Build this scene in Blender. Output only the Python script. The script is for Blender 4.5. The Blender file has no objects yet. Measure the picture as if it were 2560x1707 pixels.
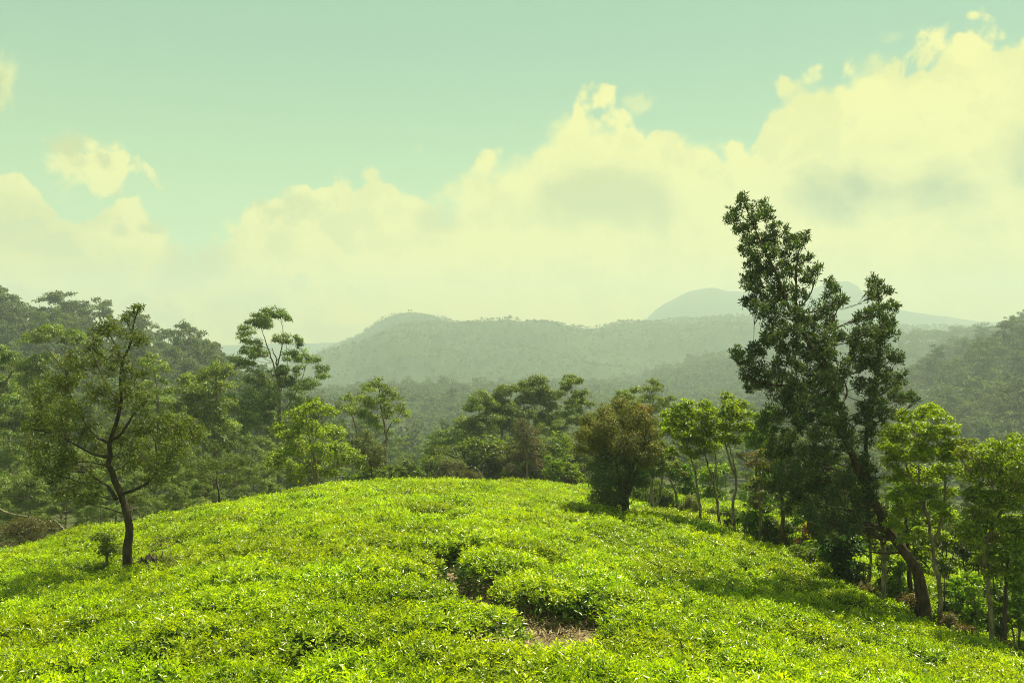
import bpy, math, numpy as np
from math import radians, pi
from mathutils import Vector
RNG = np.random.default_rng(7)
SC = bpy.context.scene
COL = SC.collection
F, CX, CY = 887.0, 512.0, 341.0          # camera constants: focal length in pixels of a 1024 x 682 frame

# ------------------------------------------------------------------ camera, sky, sun, exposure
cam = bpy.data.cameras.new('camera'); cam.sensor_width = 36; cam.lens = 36 * F / 1024
cam.clip_start = .1; cam.clip_end = 20000
cam_o = bpy.data.objects.new('camera', cam); COL.objects.link(cam_o)
cam_o.rotation_euler = (pi / 2, 0, 0); SC.camera = cam_o

SUN_EL, SUN_AZ = radians(66), math.atan2(.64, .74)
sun = bpy.data.lights.new('sun', 'SUN'); sun.energy = 5.0; sun.angle = radians(.6); sun.color = (1.0, .95, .66)
sun_o = bpy.data.objects.new('sun', sun); COL.objects.link(sun_o)
sdir = Vector((math.cos(SUN_EL) * math.sin(SUN_AZ), math.cos(SUN_EL) * math.cos(SUN_AZ), math.sin(SUN_EL)))
sun_o.rotation_euler = sdir.to_track_quat('Z', 'Y').to_euler()
sun_o.location = (0, 0, 60)

vs = SC.view_settings
vs.view_transform = 'Standard'; vs.look = 'None'; vs.exposure = 1.0; vs.gamma = 1; vs.use_curve_mapping = False
cy = SC.cycles
cy.max_bounces = 6; cy.diffuse_bounces = 2; cy.glossy_bounces = 1; cy.transmission_bounces = 3
cy.volume_bounces = 0; cy.transparent_max_bounces = 8; cy.sample_clamp_indirect = 4
cy.use_adaptive_sampling = True; cy.adaptive_threshold = .01
cy.use_denoising = True; cy.denoiser = 'OPENIMAGEDENOISE'
cy.use_fast_gi = False; cy.denoising_prefilter = 'NONE'; cy.filter_width = 1.0

SKY_K = .1                                 # Background strength
def pix_dir(px, row):
    x, z = (px - CX) / F, (CY - row) / F
    return math.atan2(x, 1), math.atan2(z, math.hypot(x, 1))

class NT:
    """small node-tree helper"""
    def __init__(s, nt): s.nt = nt; s.L = nt.links
    def n(s, t, **kw):
        nd = s.nt.nodes.new(t)
        for k, v in kw.items(): setattr(nd, k, v)
        return nd
    def set(s, sock, v):
        if hasattr(v, 'is_linked'): s.L.new(v, sock)
        else: sock.default_value = v
    def m(s, op, a, b=0.0, c=0.0, clamp=False):
        nd = s.n('ShaderNodeMath', operation=op, use_clamp=clamp)
        for i, v in enumerate((a, b, c)): s.set(nd.inputs[i], v)
        return nd.outputs[0]
    def noise(s, vec, scale, detail=4, rough=.5, dist=0.0, lac=2.0):
        nd = s.n('ShaderNodeTexNoise'); s.set(nd.inputs['Vector'], vec)
        for k, v in (('Scale', scale), ('Detail', detail), ('Roughness', rough), ('Distortion', dist), ('Lacunarity', lac)): nd.inputs[k].default_value = v
        return nd.outputs['Fac']
    def mix(s, f, a, b, blend='MIX'):
        nd = s.n('ShaderNodeMix', data_type='RGBA', blend_type=blend)
        s.set(nd.inputs['Factor'], f)
        for i, v in ((6, a), (7, b)): s.set(nd.inputs[i], v if hasattr(v, 'is_linked') else (*v, 1))
        return nd.outputs[2]
    def sstep(s, x, a, b):
        nd = s.n('ShaderNodeMapRange', interpolation_type='SMOOTHSTEP')
        s.set(nd.inputs[0], x); nd.inputs[1].default_value = a; nd.inputs[2].default_value = b
        return nd.outputs[0]

def make_world():
    w = bpy.data.worlds.new('World'); SC.world = w; w.use_nodes = True
    nt = w.node_tree; nt.nodes.clear(); h = NT(nt)
    sky = h.n('ShaderNodeTexSky', sky_type='NISHITA', sun_disc=False, sun_elevation=SUN_EL, sun_rotation=SUN_AZ,
              air_density=1.0, dust_density=2.5, ozone_density=1.0, altitude=1800)
    tc = h.n('ShaderNodeTexCoord'); D = tc.outputs['Generated']
    sp = h.n('ShaderNodeSeparateXYZ'); h.L.new(D, sp.inputs[0]); X, Y, Z = sp.outputs
    az = h.m('ARCTAN2', X, Y); el = h.m('ARCSINE', Z)
    # the air is humid and green-yellow in this light: balance the sky light once for the whole dome
    base = h.mix(1.0, sky.outputs[0], TINT, 'MULTIPLY')
    air = h.mix(h.sstep(el, .1, .36), [c / SKY_K for c in (.26, .40, .16)], [c / SKY_K for c in (.165, .302, .188)])
    base = h.mix(.66, base, air)
    # --- cumulus bank: its top height over the horizon as a function of bearing, all round the dome
    pts = [(-420, 150), (-200, 190), (-60, 150), (0, 172), (30, 172), (62, 196), (95, 196), (128, 196), (160, 212), (190, 228), (218, 220), (234, 200), (290, 194),
           (320, 186), (345, 165), (375, 166), (400, 172), (440, 182), (462, 172), (478, 156), (505, 152), (540, 120), (572, 104), (585, 82), (600, 100), (625, 96), (640, 116),
           (700, 122), (745, 128), (762, 118), (772, 92), (800, 76), (850, 56), (880, 54), (905, 60), (930, 46), (965, 34), (1000, 30), (1040, 36), (1200, 60), (1500, 20)]
    cur = [(-pi, .30), (-2.6, .42), (-2.0, .25), (-1.5, .38), (-1.1, .22)] + [pix_dir(p, r) for p, r in pts if -420 < p < 1300] + [(.95, .26), (1.25, .4), (1.7, .25), (2.3, .38), (2.8, .28), (pi, .30)]
    fc = h.n('ShaderNodeFloatCurve'); cv = fc.mapping.curves[0]
    fc.mapping.use_clip = False
    P = [((a + pi) / (2 * pi), e) for a, e in cur]
    P.sort()
    cv.points[0].location = P[0]; cv.points[1].location = P[-1]
    for p in P[1:-1]: cv.points.new(*p)
    for p in cv.points: p.handle_type = 'AUTO'
    fc.mapping.update()
    h.L.new(h.m('DIVIDE', h.m('ADD', az, pi), 2 * pi), fc.inputs['Value'])
    edge = fc.outputs[0]
    n1 = h.m('SUBTRACT', h.noise(D, 14, 9, .55, .2), .5)
    n2 = h.m('SUBTRACT', h.noise(D, 40, 6, .6), .5)
    vo = h.n('ShaderNodeTexVoronoi', feature='SMOOTH_F1'); h.L.new(D, vo.inputs['Vector'])
    vo.inputs['Scale'].default_value = 24; vo.inputs['Smoothness'].default_value = .4; vo.inputs['Detail'].default_value = 2; vo.inputs['Roughness'].default_value = .5
    bill = h.m('SUBTRACT', .45, vo.outputs['Distance'])
    disp = h.m('ADD', h.m('MULTIPLY', n1, .075), h.m('ADD', h.m('MULTIPLY', n2, .014), h.m('MULTIPLY', bill, .045)))
    t = h.m('ADD', h.m('ADD', h.m('SUBTRACT', edge, el), .012), disp)
    soft = h.noise(D, 5, 2)
    wdt = h.m('ADD', .010, h.m('MULTIPLY', h.sstep(soft, .45, .66), .045))
    mask = h.m('DIVIDE', h.m('ADD', t, .004), wdt, clamp=True)
    mask = h.m('MULTIPLY', mask, h.m('MULTIPLY', mask, h.m('SUBTRACT', 3, h.m('MULTIPLY', mask, 2))))
    nw = h.m('SUBTRACT', h.noise(D, 24, 9, .6, .5), .5)
    def blob(px, row, rx, ry, wob=.9, nz=None):
        a, e = pix_dir(px, row)
        dx = h.m('DIVIDE', h.m('SUBTRACT', az, a), rx / F); dy = h.m('DIVIDE', h.m('SUBTRACT', el, e), ry / F)
        q = h.m('SQRT', h.m('ADD', h.m('MULTIPLY', dx, dx), h.m('MULTIPLY', dy, dy)))
        return h.m('SUBTRACT', 1, h.m('ADD', q, h.m('MULTIPLY', nz if nz is not None else n1, -wob * 2.2)))
    # small loose clouds
    for px, row, rx, ry, lo, hi, amp in ((72, 160, 20, 26, .0, .6, 1), (105, 166, 36, 20, .0, .5, 1), (-2, 92, 12, 24, 0, .9, .75), (893, 38, 12, 8, .1, 1.2, .5), (930, 62, 50, 22, .0, .5, 1), (640, 108, 16, 10, .2, 1, .5), (420, 150, 16, 10, .4, 1.3, .5)):
        b = h.sstep(blob(px, row, rx * 1.25, ry * 1.25, 1.9, nw), lo, hi + .15)
        mask = h.m('MAXIMUM', mask, h.m('MULTIPLY', b, amp))
    # --- grey undersides of the clouds
    sn = h.m('SUBTRACT', h.noise(D, 9, 7, .55, .3), .5)
    off = h.n('ShaderNodeVectorMath', operation='ADD'); h.L.new(D, off.inputs[0]); off.inputs[1].default_value = (.012, 0, .02)
    ra = h.noise(D, 13, 8, .58, .3); rb = h.noise(off.outputs[0], 13, 8, .58, .3)
    relief = h.sstep(h.m('SUBTRACT', rb, ra), -.02, .12)
    leftish = h.m('ADD', .17, h.m('MULTIPLY', h.sstep(az, -.12, -.30), .34))
    sh = h.m('MAXIMUM', h.m('MULTIPLY', h.sstep(sn, .02, .22), .2), h.m('MULTIPLY', relief, leftish))
    for px, row, rx, ry, amp in ((600, 205, 60, 22, .5), (940, 186, 120, 28, .8), (1020, 160, 40, 30, .5), (438, 222, 24, 13, .4), (900, 146, 40, 16, .25), (960, 270, 120, 34, .28),
                                 (100, 218, 32, 14, .35), (200, 270, 90, 30, .6), (250, 300, 70, 24, .5), (10, 225, 60, 30, .35), (130, 268, 90, 30, .45), (270, 250, 34, 30, .5), (1200, 200, 160, 50, .7), (-160, 240, 140, 40, .6)):
        b = h.sstep(blob(px, row, rx * 1.2, ry * 1.2, 2.0, sn), -.3, 1.0)
        sh = h.m('MAXIMUM', sh, h.m('MULTIPLY', b, amp))
    hi = h.mix(h.sstep(el, .02, .16), [c / SKY_K for c in (.66, .50, .05)], [c / SKY_K for c in CLOUD])
    ccol = h.mix(sh, hi, [c / SKY_K for c in CLOUD_SH])
    colr = h.mix(mask, base, ccol)
    low = h.sstep(el, -.02, -.25)
    colr = h.mix(low, colr, [c / SKY_K for c in (.15, .19, .11)])
    bg = h.n('ShaderNodeBackground'); h.L.new(colr, bg.inputs[0]); bg.inputs[1].default_value = SKY_K
    out = h.n('ShaderNodeOutputWorld'); h.L.new(bg.outputs[0], out.inputs[0])
TINT = (.7, .85, .48)
CLOUD = (.495, .475, .175)
CLOUD_SH = (.13, .20, .12)
make_world()

# ------------------------------------------------------------------ terrain functions (camera eye is the origin)
CTRL = [(512,715,7.2),(60,715,7.0),(964,730,7.4),(512,589,12),(512,541,16),(490,512,20),(470,489,26),(470,481.5,30.5),
(128,566,17),(0,610,13.5),(0,556,20),(128,524,24.5),(250,503,25.5),(300,491,28),(380,484,30),(250,560,15.5),(300,620,10.5),
(627,508,28),(560,485,30),(740,527,23),(840,562,20.5),(925,609,18),(1000,641,15.5),(800,602,16.5),(900,664,12),(640,560,17.5),
(713,500,34),(791,517,32),(854,533,30),(911,545,29),(951,567,28),(1024,591,26),(1024,668,13.5)]
PX3 = [(-8,42,-9.5),(0,42,-9),(-25,32,-13),(-20,19,-7.4),(10,42,-8.6),(28,36,-13),(24,16,-11),(-12,36,-8.6),(0,0,-2.5),(-14,4,-4.2),(14,4,-4.8),
(40,20,-18),(-40,20,-16),(0,-15,-1.0),(0,60,-14),(-35,55,-18),(35,60,-18)]
_P = np.array([((p - CX) / F * d, d, (CY - r) / F * d) for p, r, d in CTRL] + PX3)
def _phi(r2): return .5 * r2 * np.log(np.maximum(r2, 1e-9))
_n = len(_P)
_A = np.zeros((_n + 3, _n + 3))
_A[:_n, :_n] = _phi(((_P[:, None, :2] - _P[None, :, :2]) ** 2).sum(-1)) + np.eye(_n) * 3
_A[:_n, _n] = 1; _A[:_n, _n + 1:] = _P[:, :2]; _A[_n, :_n] = 1; _A[_n + 1:, :_n] = _P[:, :2].T
_W = np.linalg.solve(_A, np.r_[_P[:, 2], 0, 0, 0])
def tea_top(x, y):
    """height of the plucked table of the tea bushes"""
    x = np.asarray(x, float); y = np.asarray(y, float)
    z = _W[_n] + _W[_n + 1] * x + _W[_n + 2] * y
    for i in range(_n): z = z + _W[i] * _phi((x - _P[i, 0]) ** 2 + (y - _P[i, 1]) ** 2)
    return z
BUSH = .56
def sm(a, b, x): t = np.clip((x - a) / (b - a), 0, 1); return t * t * (3 - 2 * t)
def valley(x, y):
    r = np.hypot(x, y)
    z = -9 - .13 * np.clip(r - 35, 0, 190) - .018 * np.clip(r - 225, 0, 4000)
    return z + 1.2 * np.sin(x * .05 + 1.3) * np.cos(y * .043)
def ground_z(x, y):
    x = np.asarray(x, float); y = np.asarray(y, float)
    r = np.hypot(x, y - 14)
    w = sm(24, 46, r)
    return (tea_top(x, np.clip(y, -20, 70)) - BUSH) * (1 - w) + valley(x, y) * w
def at(px, row, d): return np.array([(px - CX) / F * d, d, (CY - row) / F * d])
def hit(px, row, f=ground_z, y0=5., y1=40.):
    ys = np.linspace(y0, y1, 1400); x = (px - CX) / F * ys
    g = f(x, ys); z = (CY - row) / F * ys
    k = np.argmax(z <= g)
    return np.array([x[k], ys[k], float(g[k])])
def onground(px, d):
    x = (px - CX) / F * d
    return np.array([x, d, float(ground_z(x, d))])

# ------------------------------------------------------------------ mesh helpers
def mesh_from(name, V, polys_flat, nper, mat, col=None, smooth=False):
    """polys_flat: vertex index array, nper: corners per face (int)"""
    me = bpy.data.meshes.new(name)
    V = np.ascontiguousarray(V, np.float32); idx = np.ascontiguousarray(polys_flat, np.int32).ravel()
    nf = len(idx) // nper
    me.vertices.add(len(V)); me.vertices.foreach_set('co', V.ravel())
    me.loops.add(len(idx)); me.loops.foreach_set('vertex_index', idx)
    me.polygons.add(nf); me.polygons.foreach_set('loop_start', np.arange(nf, dtype=np.int32) * nper)
    me.polygons.foreach_set('loop_total', np.full(nf, nper, np.int32))
    if smooth: me.polygons.foreach_set('use_smooth', np.ones(nf, bool))
    if col is not None:
        a = me.color_attributes.new('pigment', 'FLOAT_COLOR', 'POINT')
        a.data.foreach_set('color', np.c_[col, np.ones(len(col))].astype(np.float32).ravel())
    me.materials.append(mat)
    me.update(calc_edges=True); me.validate()
    return me
def unit(v): return v / np.maximum(np.linalg.norm(v, axis=-1, keepdims=True), 1e-9)
def leaves(pos, d, nrm, L, Wd, col, shape=2, curl=.15):
    """leaf blades: 2 = folded diamond (2 tris), 4 = folded, drooping blade (4 tris)"""
    d = unit(d); s = unit(np.cross(d, nrm)); n = np.cross(s, d)
    L = np.asarray(L)[:, None]; Wd = np.asarray(Wd)[:, None]; N = len(pos)
    tip = pos + d * L - n * L * curl
    if shape == 2:
        a = pos + d * L * .45 + s * Wd * .5 + n * Wd * .15; b = pos + d * L * .45 - s * Wd * .5 + n * Wd * .15
        V = np.stack([pos, a, tip, b], 1).reshape(-1, 3)
        o = np.arange(N)[:, None] * 4
        T = (o + np.array([0, 1, 2, 0, 2, 3])[None]).reshape(-1)
        return V, T, np.repeat(col, 4, 0)
    m = pos + d * L * .5 - n * L * curl * .2 - n * Wd * .12
    a = pos + d * L * .42 + s * Wd * .5 + n * Wd * .1; b = pos + d * L * .42 - s * Wd * .5 + n * Wd * .1
    V = np.stack([pos, a, b, m, tip], 1).reshape(-1, 3)
    o = np.arange(N)[:, None] * 5
    T = (o + np.array([0, 1, 3, 0, 3, 2, 1, 4, 3, 3, 4, 2])[None]).reshape(-1)
    return V, T, np.repeat(col, 5, 0)
def tubes(paths, rad, k=6):
    """paths (N,P,3), rad (N,P) -> verts, quads"""
    N, Pn = paths.shape[:2]
    tan = unit(np.gradient(paths, axis=1))
    ref = np.where(np.abs(tan[..., 2:3]) > .8, np.array([1., 0, 0]), np.array([0, 0, 1.]))
    ref = np.where(np.abs(tan[:, :1, 2:3]) > .6, np.array([1., .2, 0]), np.array([.1, 0, 1.])) + 0 * ref
    u = unit(np.cross(tan, ref)); v = np.cross(tan, u)
    a = np.arange(k) / k * 2 * pi
    V = paths[:, :, None] + rad[:, :, None, None] * (np.cos(a)[None, None, :, None] * u[:, :, None] + np.sin(a)[None, None, :, None] * v[:, :, None])
    i = np.arange(Pn - 1)[:, None]; j = np.arange(k)[None]
    q = np.stack([i * k + j, i * k + (j + 1) % k, (i + 1) * k + (j + 1) % k, (i + 1) * k + j], -1).reshape(-1)
    Q = (np.arange(N)[:, None] * (Pn * k) + q[None]).reshape(-1)
    return V.reshape(-1, 3), Q
def smooth_path(pts, n):
    pts = np.asarray(pts, float)
    if len(pts) < 3:
        t = np.linspace(0, 1, n)[:, None]; return pts[0] * (1 - t) + pts[-1] * t
    P = np.vstack([2 * pts[0] - pts[1], pts, 2 * pts[-1] - pts[-2]])
    s = np.linspace(0, len(pts) - 1 - 1e-6, n); i = s.astype(int); t = (s - i)[:, None]
    a, b, c, e = P[i], P[i + 1], P[i + 2], P[i + 3]
    return .5 * (2 * b + (c - a) * t + (2 * a - 5 * b + 4 * c - e) * t ** 2 + (3 * b - a - 3 * c + e) * t ** 3)
def bez(a, b, c, n):
    t = np.linspace(0, 1, n)[None, :, None]
    return a[:, None] * (1 - t) ** 2 + 2 * b[:, None] * t * (1 - t) + c[:, None] * t ** 2

# ------------------------------------------------------------------ materials
def leaf_mat(name, trans=.4, tcol=(1.9, 1.75, .55), rough=.45, spec=.35, hue=.02, val=.25):
    m = bpy.data.materials.new(name); m.use_nodes = True; nt = m.node_tree; nt.nodes.clear(); h = NT(nt)
    at_ = h.n('ShaderNodeAttribute', attribute_name='pigment')
    oi = h.n('ShaderNodeObjectInfo')
    hs = h.n('ShaderNodeHueSaturation')
    h.set(hs.inputs['Hue'], h.m('ADD', .5 - hue / 2, h.m('MULTIPLY', oi.outputs['Random'], hue)))
    r2 = h.m('FRACT', h.m('MULTIPLY', oi.outputs['Random'], 7.31))
    h.set(hs.inputs['Value'], h.m('ADD', 1 - val / 2, h.m('MULTIPLY', r2, val)))
    h.L.new(at_.outputs['Color'], hs.inputs['Color'])
    c = hs.outputs[0]
    p = h.n('ShaderNodeBsdfPrincipled'); h.L.new(c, p.inputs['Base Color'])
    p.inputs['Roughness'].default_value = rough; p.inputs['Specular IOR Level'].default_value = spec
    t = h.n('ShaderNodeBsdfTranslucent'); h.L.new(h.mix(1, c, tcol, 'MULTIPLY'), t.inputs[0])
    mx = h.n('ShaderNodeMixShader'); mx.inputs[0].default_value = trans
    h.L.new(p.outputs[0], mx.inputs[1]); h.L.new(t.outputs[0], mx.inputs[2])
    o = h.n('ShaderNodeOutputMaterial'); h.L.new(mx.outputs[0], o.inputs[0])
    return m
def bark_mat(name, c0, c1, scale=6, bump=.5):
    m = bpy.data.materials.new(name); m.use_nodes = True; nt = m.node_tree; nt.nodes.clear(); h = NT(nt)
    tc = h.n('ShaderNodeTexCoord'); mp = h.n('ShaderNodeMapping'); h.L.new(tc.outputs['Object'], mp.inputs[0]); mp.inputs['Scale'].default_value = (1, 1, .25)
    a = h.noise(mp.outputs[0], scale * 4, 6, .6); b = h.noise(tc.outputs['Object'], scale * .6, 3, .5)
    c = h.mix(h.sstep(h.m('ADD', h.m('MULTIPLY', a, .6), h.m('MULTIPLY', b, .4)), .35, .65), c0, c1)
    p = h.n('ShaderNodeBsdfPrincipled'); h.L.new(c, p.inputs['Base Color']); p.inputs['Roughness'].default_value = .85; p.inputs['Specular IOR Level'].default_value = .2
    bp = h.n('ShaderNodeBump'); bp.inputs['Strength'].default_value = bump; bp.inputs['Distance'].default_value = .03; h.L.new(a, bp.inputs['Height']); h.L.new(bp.outputs[0], p.inputs['Normal'])
    o = h.n('ShaderNodeOutputMaterial'); h.L.new(p.outputs[0], o.inputs[0])
    return m
def land_mat(name, c0, c1, c2, scale, fine=None, bump=.3):
    m = bpy.data.materials.new(name); m.use_nodes = True; nt = m.node_tree; nt.nodes.clear(); h = NT(nt)
    g = h.n('ShaderNodeNewGeometry'); pos = g.outputs['Position']
    a = h.noise(pos, scale, 6, .6); b = h.noise(pos, scale * (fine or 9), 5, .65)
    c = h.mix(h.sstep(a, .35, .65), c0, c1); c = h.mix(h.sstep(b, .48, .68), c, c2)
    p = h.n('ShaderNodeBsdfPrincipled'); h.L.new(c, p.inputs['Base Color']); p.inputs['Roughness'].default_value = .95; p.inputs['Specular IOR Level'].default_value = .1
    bp = h.n('ShaderNodeBump'); bp.inputs['Strength'].default_value = bump; bp.inputs['Distance'].default_value = .4 / scale / 10; h.L.new(b, bp.inputs['Height']); h.L.new(bp.outputs[0], p.inputs['Normal'])
    o = h.n('ShaderNodeOutputMaterial'); h.L.new(p.outputs[0], o.inputs[0])
    return m
M_TEA = leaf_mat('tea_leaf', .48, (1.9, 1.9, .1), .27, .45, .02, .45)
M_BROAD = leaf_mat('broad_leaf', .52, (2.0, 1.9, .15), .4, .4)
M_EUC = leaf_mat('eucalyptus_leaf', .27, (1.8, 1.75, .4), .4, .4)
M_WATTLE = leaf_mat('wattle_leaf', .38, (1.7, 1.65, .5), .5, .3)
M_FAR = leaf_mat('far_leaf', .35, (1.7, 1.6, .5), .6, .2, .05, .5)
M_STRAW = leaf_mat('dry_straw', .15, (1.2, 1.1, .8), .7, .2)
B_DARK = bark_mat('dark_bark', (.016, .013, .009), (.075, .058, .038))
B_BROWN = bark_mat('brown_bark', (.022, .016, .010), (.10, .072, .044))
B_PALE = bark_mat('pale_bark', (.035, .03, .018), (.30, .26, .17))
B_GREY = bark_mat('grey_bark', (.08, .068, .04), (.20, .165, .10))
B_STEM = bark_mat('tea_stem_bark', (.05, .04, .022), (.16, .125, .075), 20)
G_SOIL = land_mat('soil_and_litter', (.09, .06, .036), (.20, .145, .085), (.28, .21, .12), 1.3, 14)
G_FLOOR = land_mat('forest_floor', (.035, .05, .014), (.06, .075, .02), (.09, .09, .03), .12, 8)
G_HILL = land_mat('wooded_hillside', (.022, .034, .012), (.04, .055, .016), (.05, .065, .02), .02, 9)
G_FAR = land_mat('distant_mountain_cover', (.03, .05, .02), (.05, .07, .025), (.06, .08, .03), .006, 9)
G_FIELD = land_mat('hilltop_pasture', (.16, .22, .035), (.2, .2, .06), (.12, .18, .03), .02, 6)

# ------------------------------------------------------------------ object helpers
def ob(name, data, parent=None, loc=None, kind=None):
    o = bpy.data.objects.new(name, data); COL.objects.link(o)
    if parent: o.parent = parent
    if loc is not None: o.location = loc
    if kind: o['kind'] = kind
    return o
def tag(o, label, cat, group=None):
    o['label'] = label; o['category'] = cat
    if group: o['group'] = group
    return o
def place(name, label, cat, loc, data, rotz=0, scale=1.0, group=None):
    """a thing: an Empty at its base with the parts in data = [(part, mesh, parent index or -1, kind)]"""
    r = ob(name, None, None, [float(v) for v in loc]); r.empty_display_size = .3
    r.rotation_euler = (0, 0, rotz); r.scale = (scale,) * 3 if np.isscalar(scale) else tuple(scale)
    tag(r, label, cat, group)
    made = []
    for part, me, par, kind in data:
        made.append(ob(part, me, r if par < 0 else made[par], None, kind))
    return r

# ------------------------------------------------------------------ trees
STY = {
 # L, W blade size (m); cover; cluster radius share; droop; two pigments
 'euc':    dict(mat=M_EUC, L=.19, W=.05, cover=2.7, cl=.46, nt=9, droop=.55, c0=(.016, .034, .010), c1=(.30, .41, .07), shape=2),
 'wattle': dict(dome=False, zs=1.0, mat=M_WATTLE, L=.085, W=.023, cover=1.75, cl=.34, nt=22, droop=-.1, c0=(.034, .048, .010), c1=(.14, .185, .04), shape=2),
 'silky':  dict(dome=False, zs=1.0, mat=M_WATTLE, L=.085, W=.026, cover=2.9, cl=.30, nt=16, droop=-.6, c0=(.018, .038, .02), c1=(.115, .165, .065), shape=2),
 'broad':  dict(mat=M_BROAD, L=.10, W=.052, cover=3.2, cl=.42, nt=18, droop=.2, c0=(.06, .105, .006), c1=(.27, .37, .012), shape=4),
 'olive':  dict(mat=M_BROAD, L=.075, W=.032, cover=3.4, cl=.36, nt=22, droop=.1, c0=(.035, .055, .010), c1=(.15, .18, .025), shape=2),
 'brown':  dict(dome=False, zs=1.1, mat=M_WATTLE, L=.06, W=.026, cover=3.4, cl=.42, nt=26, droop=-.1, c0=(.055, .062, .018), c1=(.24, .24, .065), shape=2),
 'grey':   dict(mat=M_WATTLE, L=.07, W=.024, cover=1.6, cl=.36, nt=26, droop=-.1, c0=(.09, .08, .035), c1=(.17, .15, .065), shape=2),
 'lime':   dict(mat=M_BROAD, L=.10, W=.05, cover=3.4, cl=.30, nt=20, droop=.15, c0=(.05, .10, .008), c1=(.17, .27, .015), shape=2),
}
def tree_data(base, stems, clumps, style, seed, bark=B_BROWN, lscale=1.0, cover=1.0, limbs_own=6, twigs=True, k=8, tr=True):
    """stems: [(points, r0, r1)], first is the trunk; clumps: [(centre, r, rz_share, tint)]; all world -> local parts"""
    rg = np.random.default_rng(seed); S = STY[style]; base = np.asarray(base, float)
    data = []; paths = []
    for i, (pts, r0, r1) in enumerate(stems):
        p = smooth_path(np.asarray(pts, float) - base, 22 if i == 0 else 14)
        Ltot = np.linalg.norm(np.diff(p, axis=0), axis=1).sum()
        p[1:-1] += rg.normal(0, .004 * Ltot, (len(p) - 2, 3)) * np.array([1, 1, .3])
        t = np.linspace(0, 1, len(p)); r = r0 * (1 - t) + r1 * t
        if i == 0: r = r * (1 + .55 * np.exp(-t * 22))
        paths.append((p, r))
    if tr:
        p, r = paths[0]
        p2 = p.copy(); p2[0] = p2[0] - np.array([0, 0, .25])
        V, Q = tubes(p2[None], r[None], k)
        data.append(('trunk', mesh_from('trunk', V, Q, 4, bark, smooth=True), -1, None))
    if not clumps: return data
    C = np.array([c[0] for c in clumps]) - base; R = np.array([c[1] for c in clumps])
    AP = np.vstack([p for p, r in paths]); AR = np.concatenate([r for p, r in paths])
    own = []; small = []; lp = []
    for c, rr in zip(C, R):
        dv = c - AP; hd = np.hypot(dv[:, 0], dv[:, 1]); dist = np.linalg.norm(dv, axis=1)
        cost = dist + np.maximum(0, .22 * hd + .05 - dv[:, 2]) * 1.6
        j = int(np.argmin(cost)); a = AP[j]
        mid = a * .5 + c * .5 + np.array([0, 0, -.08 * dist[j]]) + rg.normal(0, .07 * dist[j], 3)
        P = bez(a[None], mid[None], c[None], 7)[0]
        r0 = min(.5 * AR[j], .0095 * dist[j] + .005); P[1:-1] += rg.normal(0, .015 * dist[j], (5, 3))
        rad = np.linspace(r0, max(.004, r0 * .28), 7)
        lp.append(P); (own if True else small).append((r0 * dist[j], P, rad))
    own.sort(key=lambda e: -e[0]); small = own[limbs_own:]; own = own[:limbs_own]
    if tr:
        for p, r in paths[1:]:
            V, Q = tubes(p[None], r[None], 7); data.append(('limb', mesh_from('limb', V, Q, 4, bark, smooth=True), 0, None))
        for _, P, rad in own:
            V, Q = tubes(P[None], rad[None], 6); data.append(('limb', mesh_from('limb', V, Q, 4, bark, smooth=True), 0, None))
    tv, tq, off = [], [], 0
    if small and tr:
        V, Q = tubes(np.array([e[1] for e in small]), np.array([e[2] for e in small]), 5); tv.append(V); tq.append(Q); off += len(V)
    PV, PD, PN, PL, PW, PC = [], [], [], [], [], []
    LL, WW = S['L'] * lscale, S['W'] * lscale
    for ci, c in enumerate(C):
        r = R[ci]; rz = clumps[ci][2] if len(clumps[ci]) > 2 else .75
        tint = clumps[ci][3] if len(clumps[ci]) > 3 else None
        nt = S['nt']; v = unit(rg.normal(0, 1, (nt, 3))); v[:, 2] = np.where((v[:, 2] < -.35) & S.get('dome', True), -v[:, 2], v[:, 2])
        rad = r * rg.uniform(.25, 1, (nt, 1)) ** .6
        tips = c + v * rad * np.array([1, 1, rz])
        if twigs:
            s = lp[ci][rg.integers(4, 7, nt)]
            mid = (s + tips) / 2 + rg.normal(0, .1 * r, (nt, 3)) - np.array([0, 0, .1 * r])
            Pt = bez(s, mid, tips, 4)
            rt = np.linspace(1, .35, 4)[None] * max(.0035, .011 * r) * rg.uniform(.7, 1.3, (nt, 1))
            V, Q = tubes(Pt, rt, 3); tv.append(V); tq.append(Q + off); off += len(V)
        N = int(S['cover'] * cover * pi * r * r * (.5 + .5 * rz) / (LL * WW * .5)); N = max(N, nt * 3)
        wt = rg.uniform(.3, 1.7, nt); ti = rg.choice(nt, N, p=wt / wt.sum())
        g = unit(rg.normal(0, 1, (N, 3))); g[:, 2] = np.where((g[:, 2] < -.25) & S.get('dome', True), -.5 * g[:, 2], g[:, 2]); cl = S['cl'] * r
        sc_ = rg.uniform(.7, 1.35, (nt, 1))[ti]
        pos = tips[ti] + g * cl * sc_ * rg.random((N, 1)) ** S.get('pw', .45) * np.array([1, 1, S.get('zs', .85)])
        nr = unit(unit(pos - c + np.array([0, 0, .45 * r])) * .55 + g * .8 + np.array([0, 0, .25]) + rg.normal(0, .42, (N, 3)))
        dd = rg.normal(0, 1, (N, 3)) + unit(g) * .9; dd -= nr * (dd * nr).sum(1, keepdims=True) * .7
        dd[:, 2] -= S['droop'] * 1.6
        f = np.clip(rg.beta(1.6, 1.8, N) * .75 + .25 * rg.random(nt)[ti] + rg.normal(0, .06), 0, 1)[:, None]
        col = np.array(S['c0']) * (1 - f) + np.array(S['c1']) * f
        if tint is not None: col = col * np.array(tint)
        PV.append(pos); PD.append(dd); PN.append(nr); PL.append(LL * rg.uniform(.65, 1.3, N)); PW.append(WW * rg.uniform(.7, 1.25, N)); PC.append(col)
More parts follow.
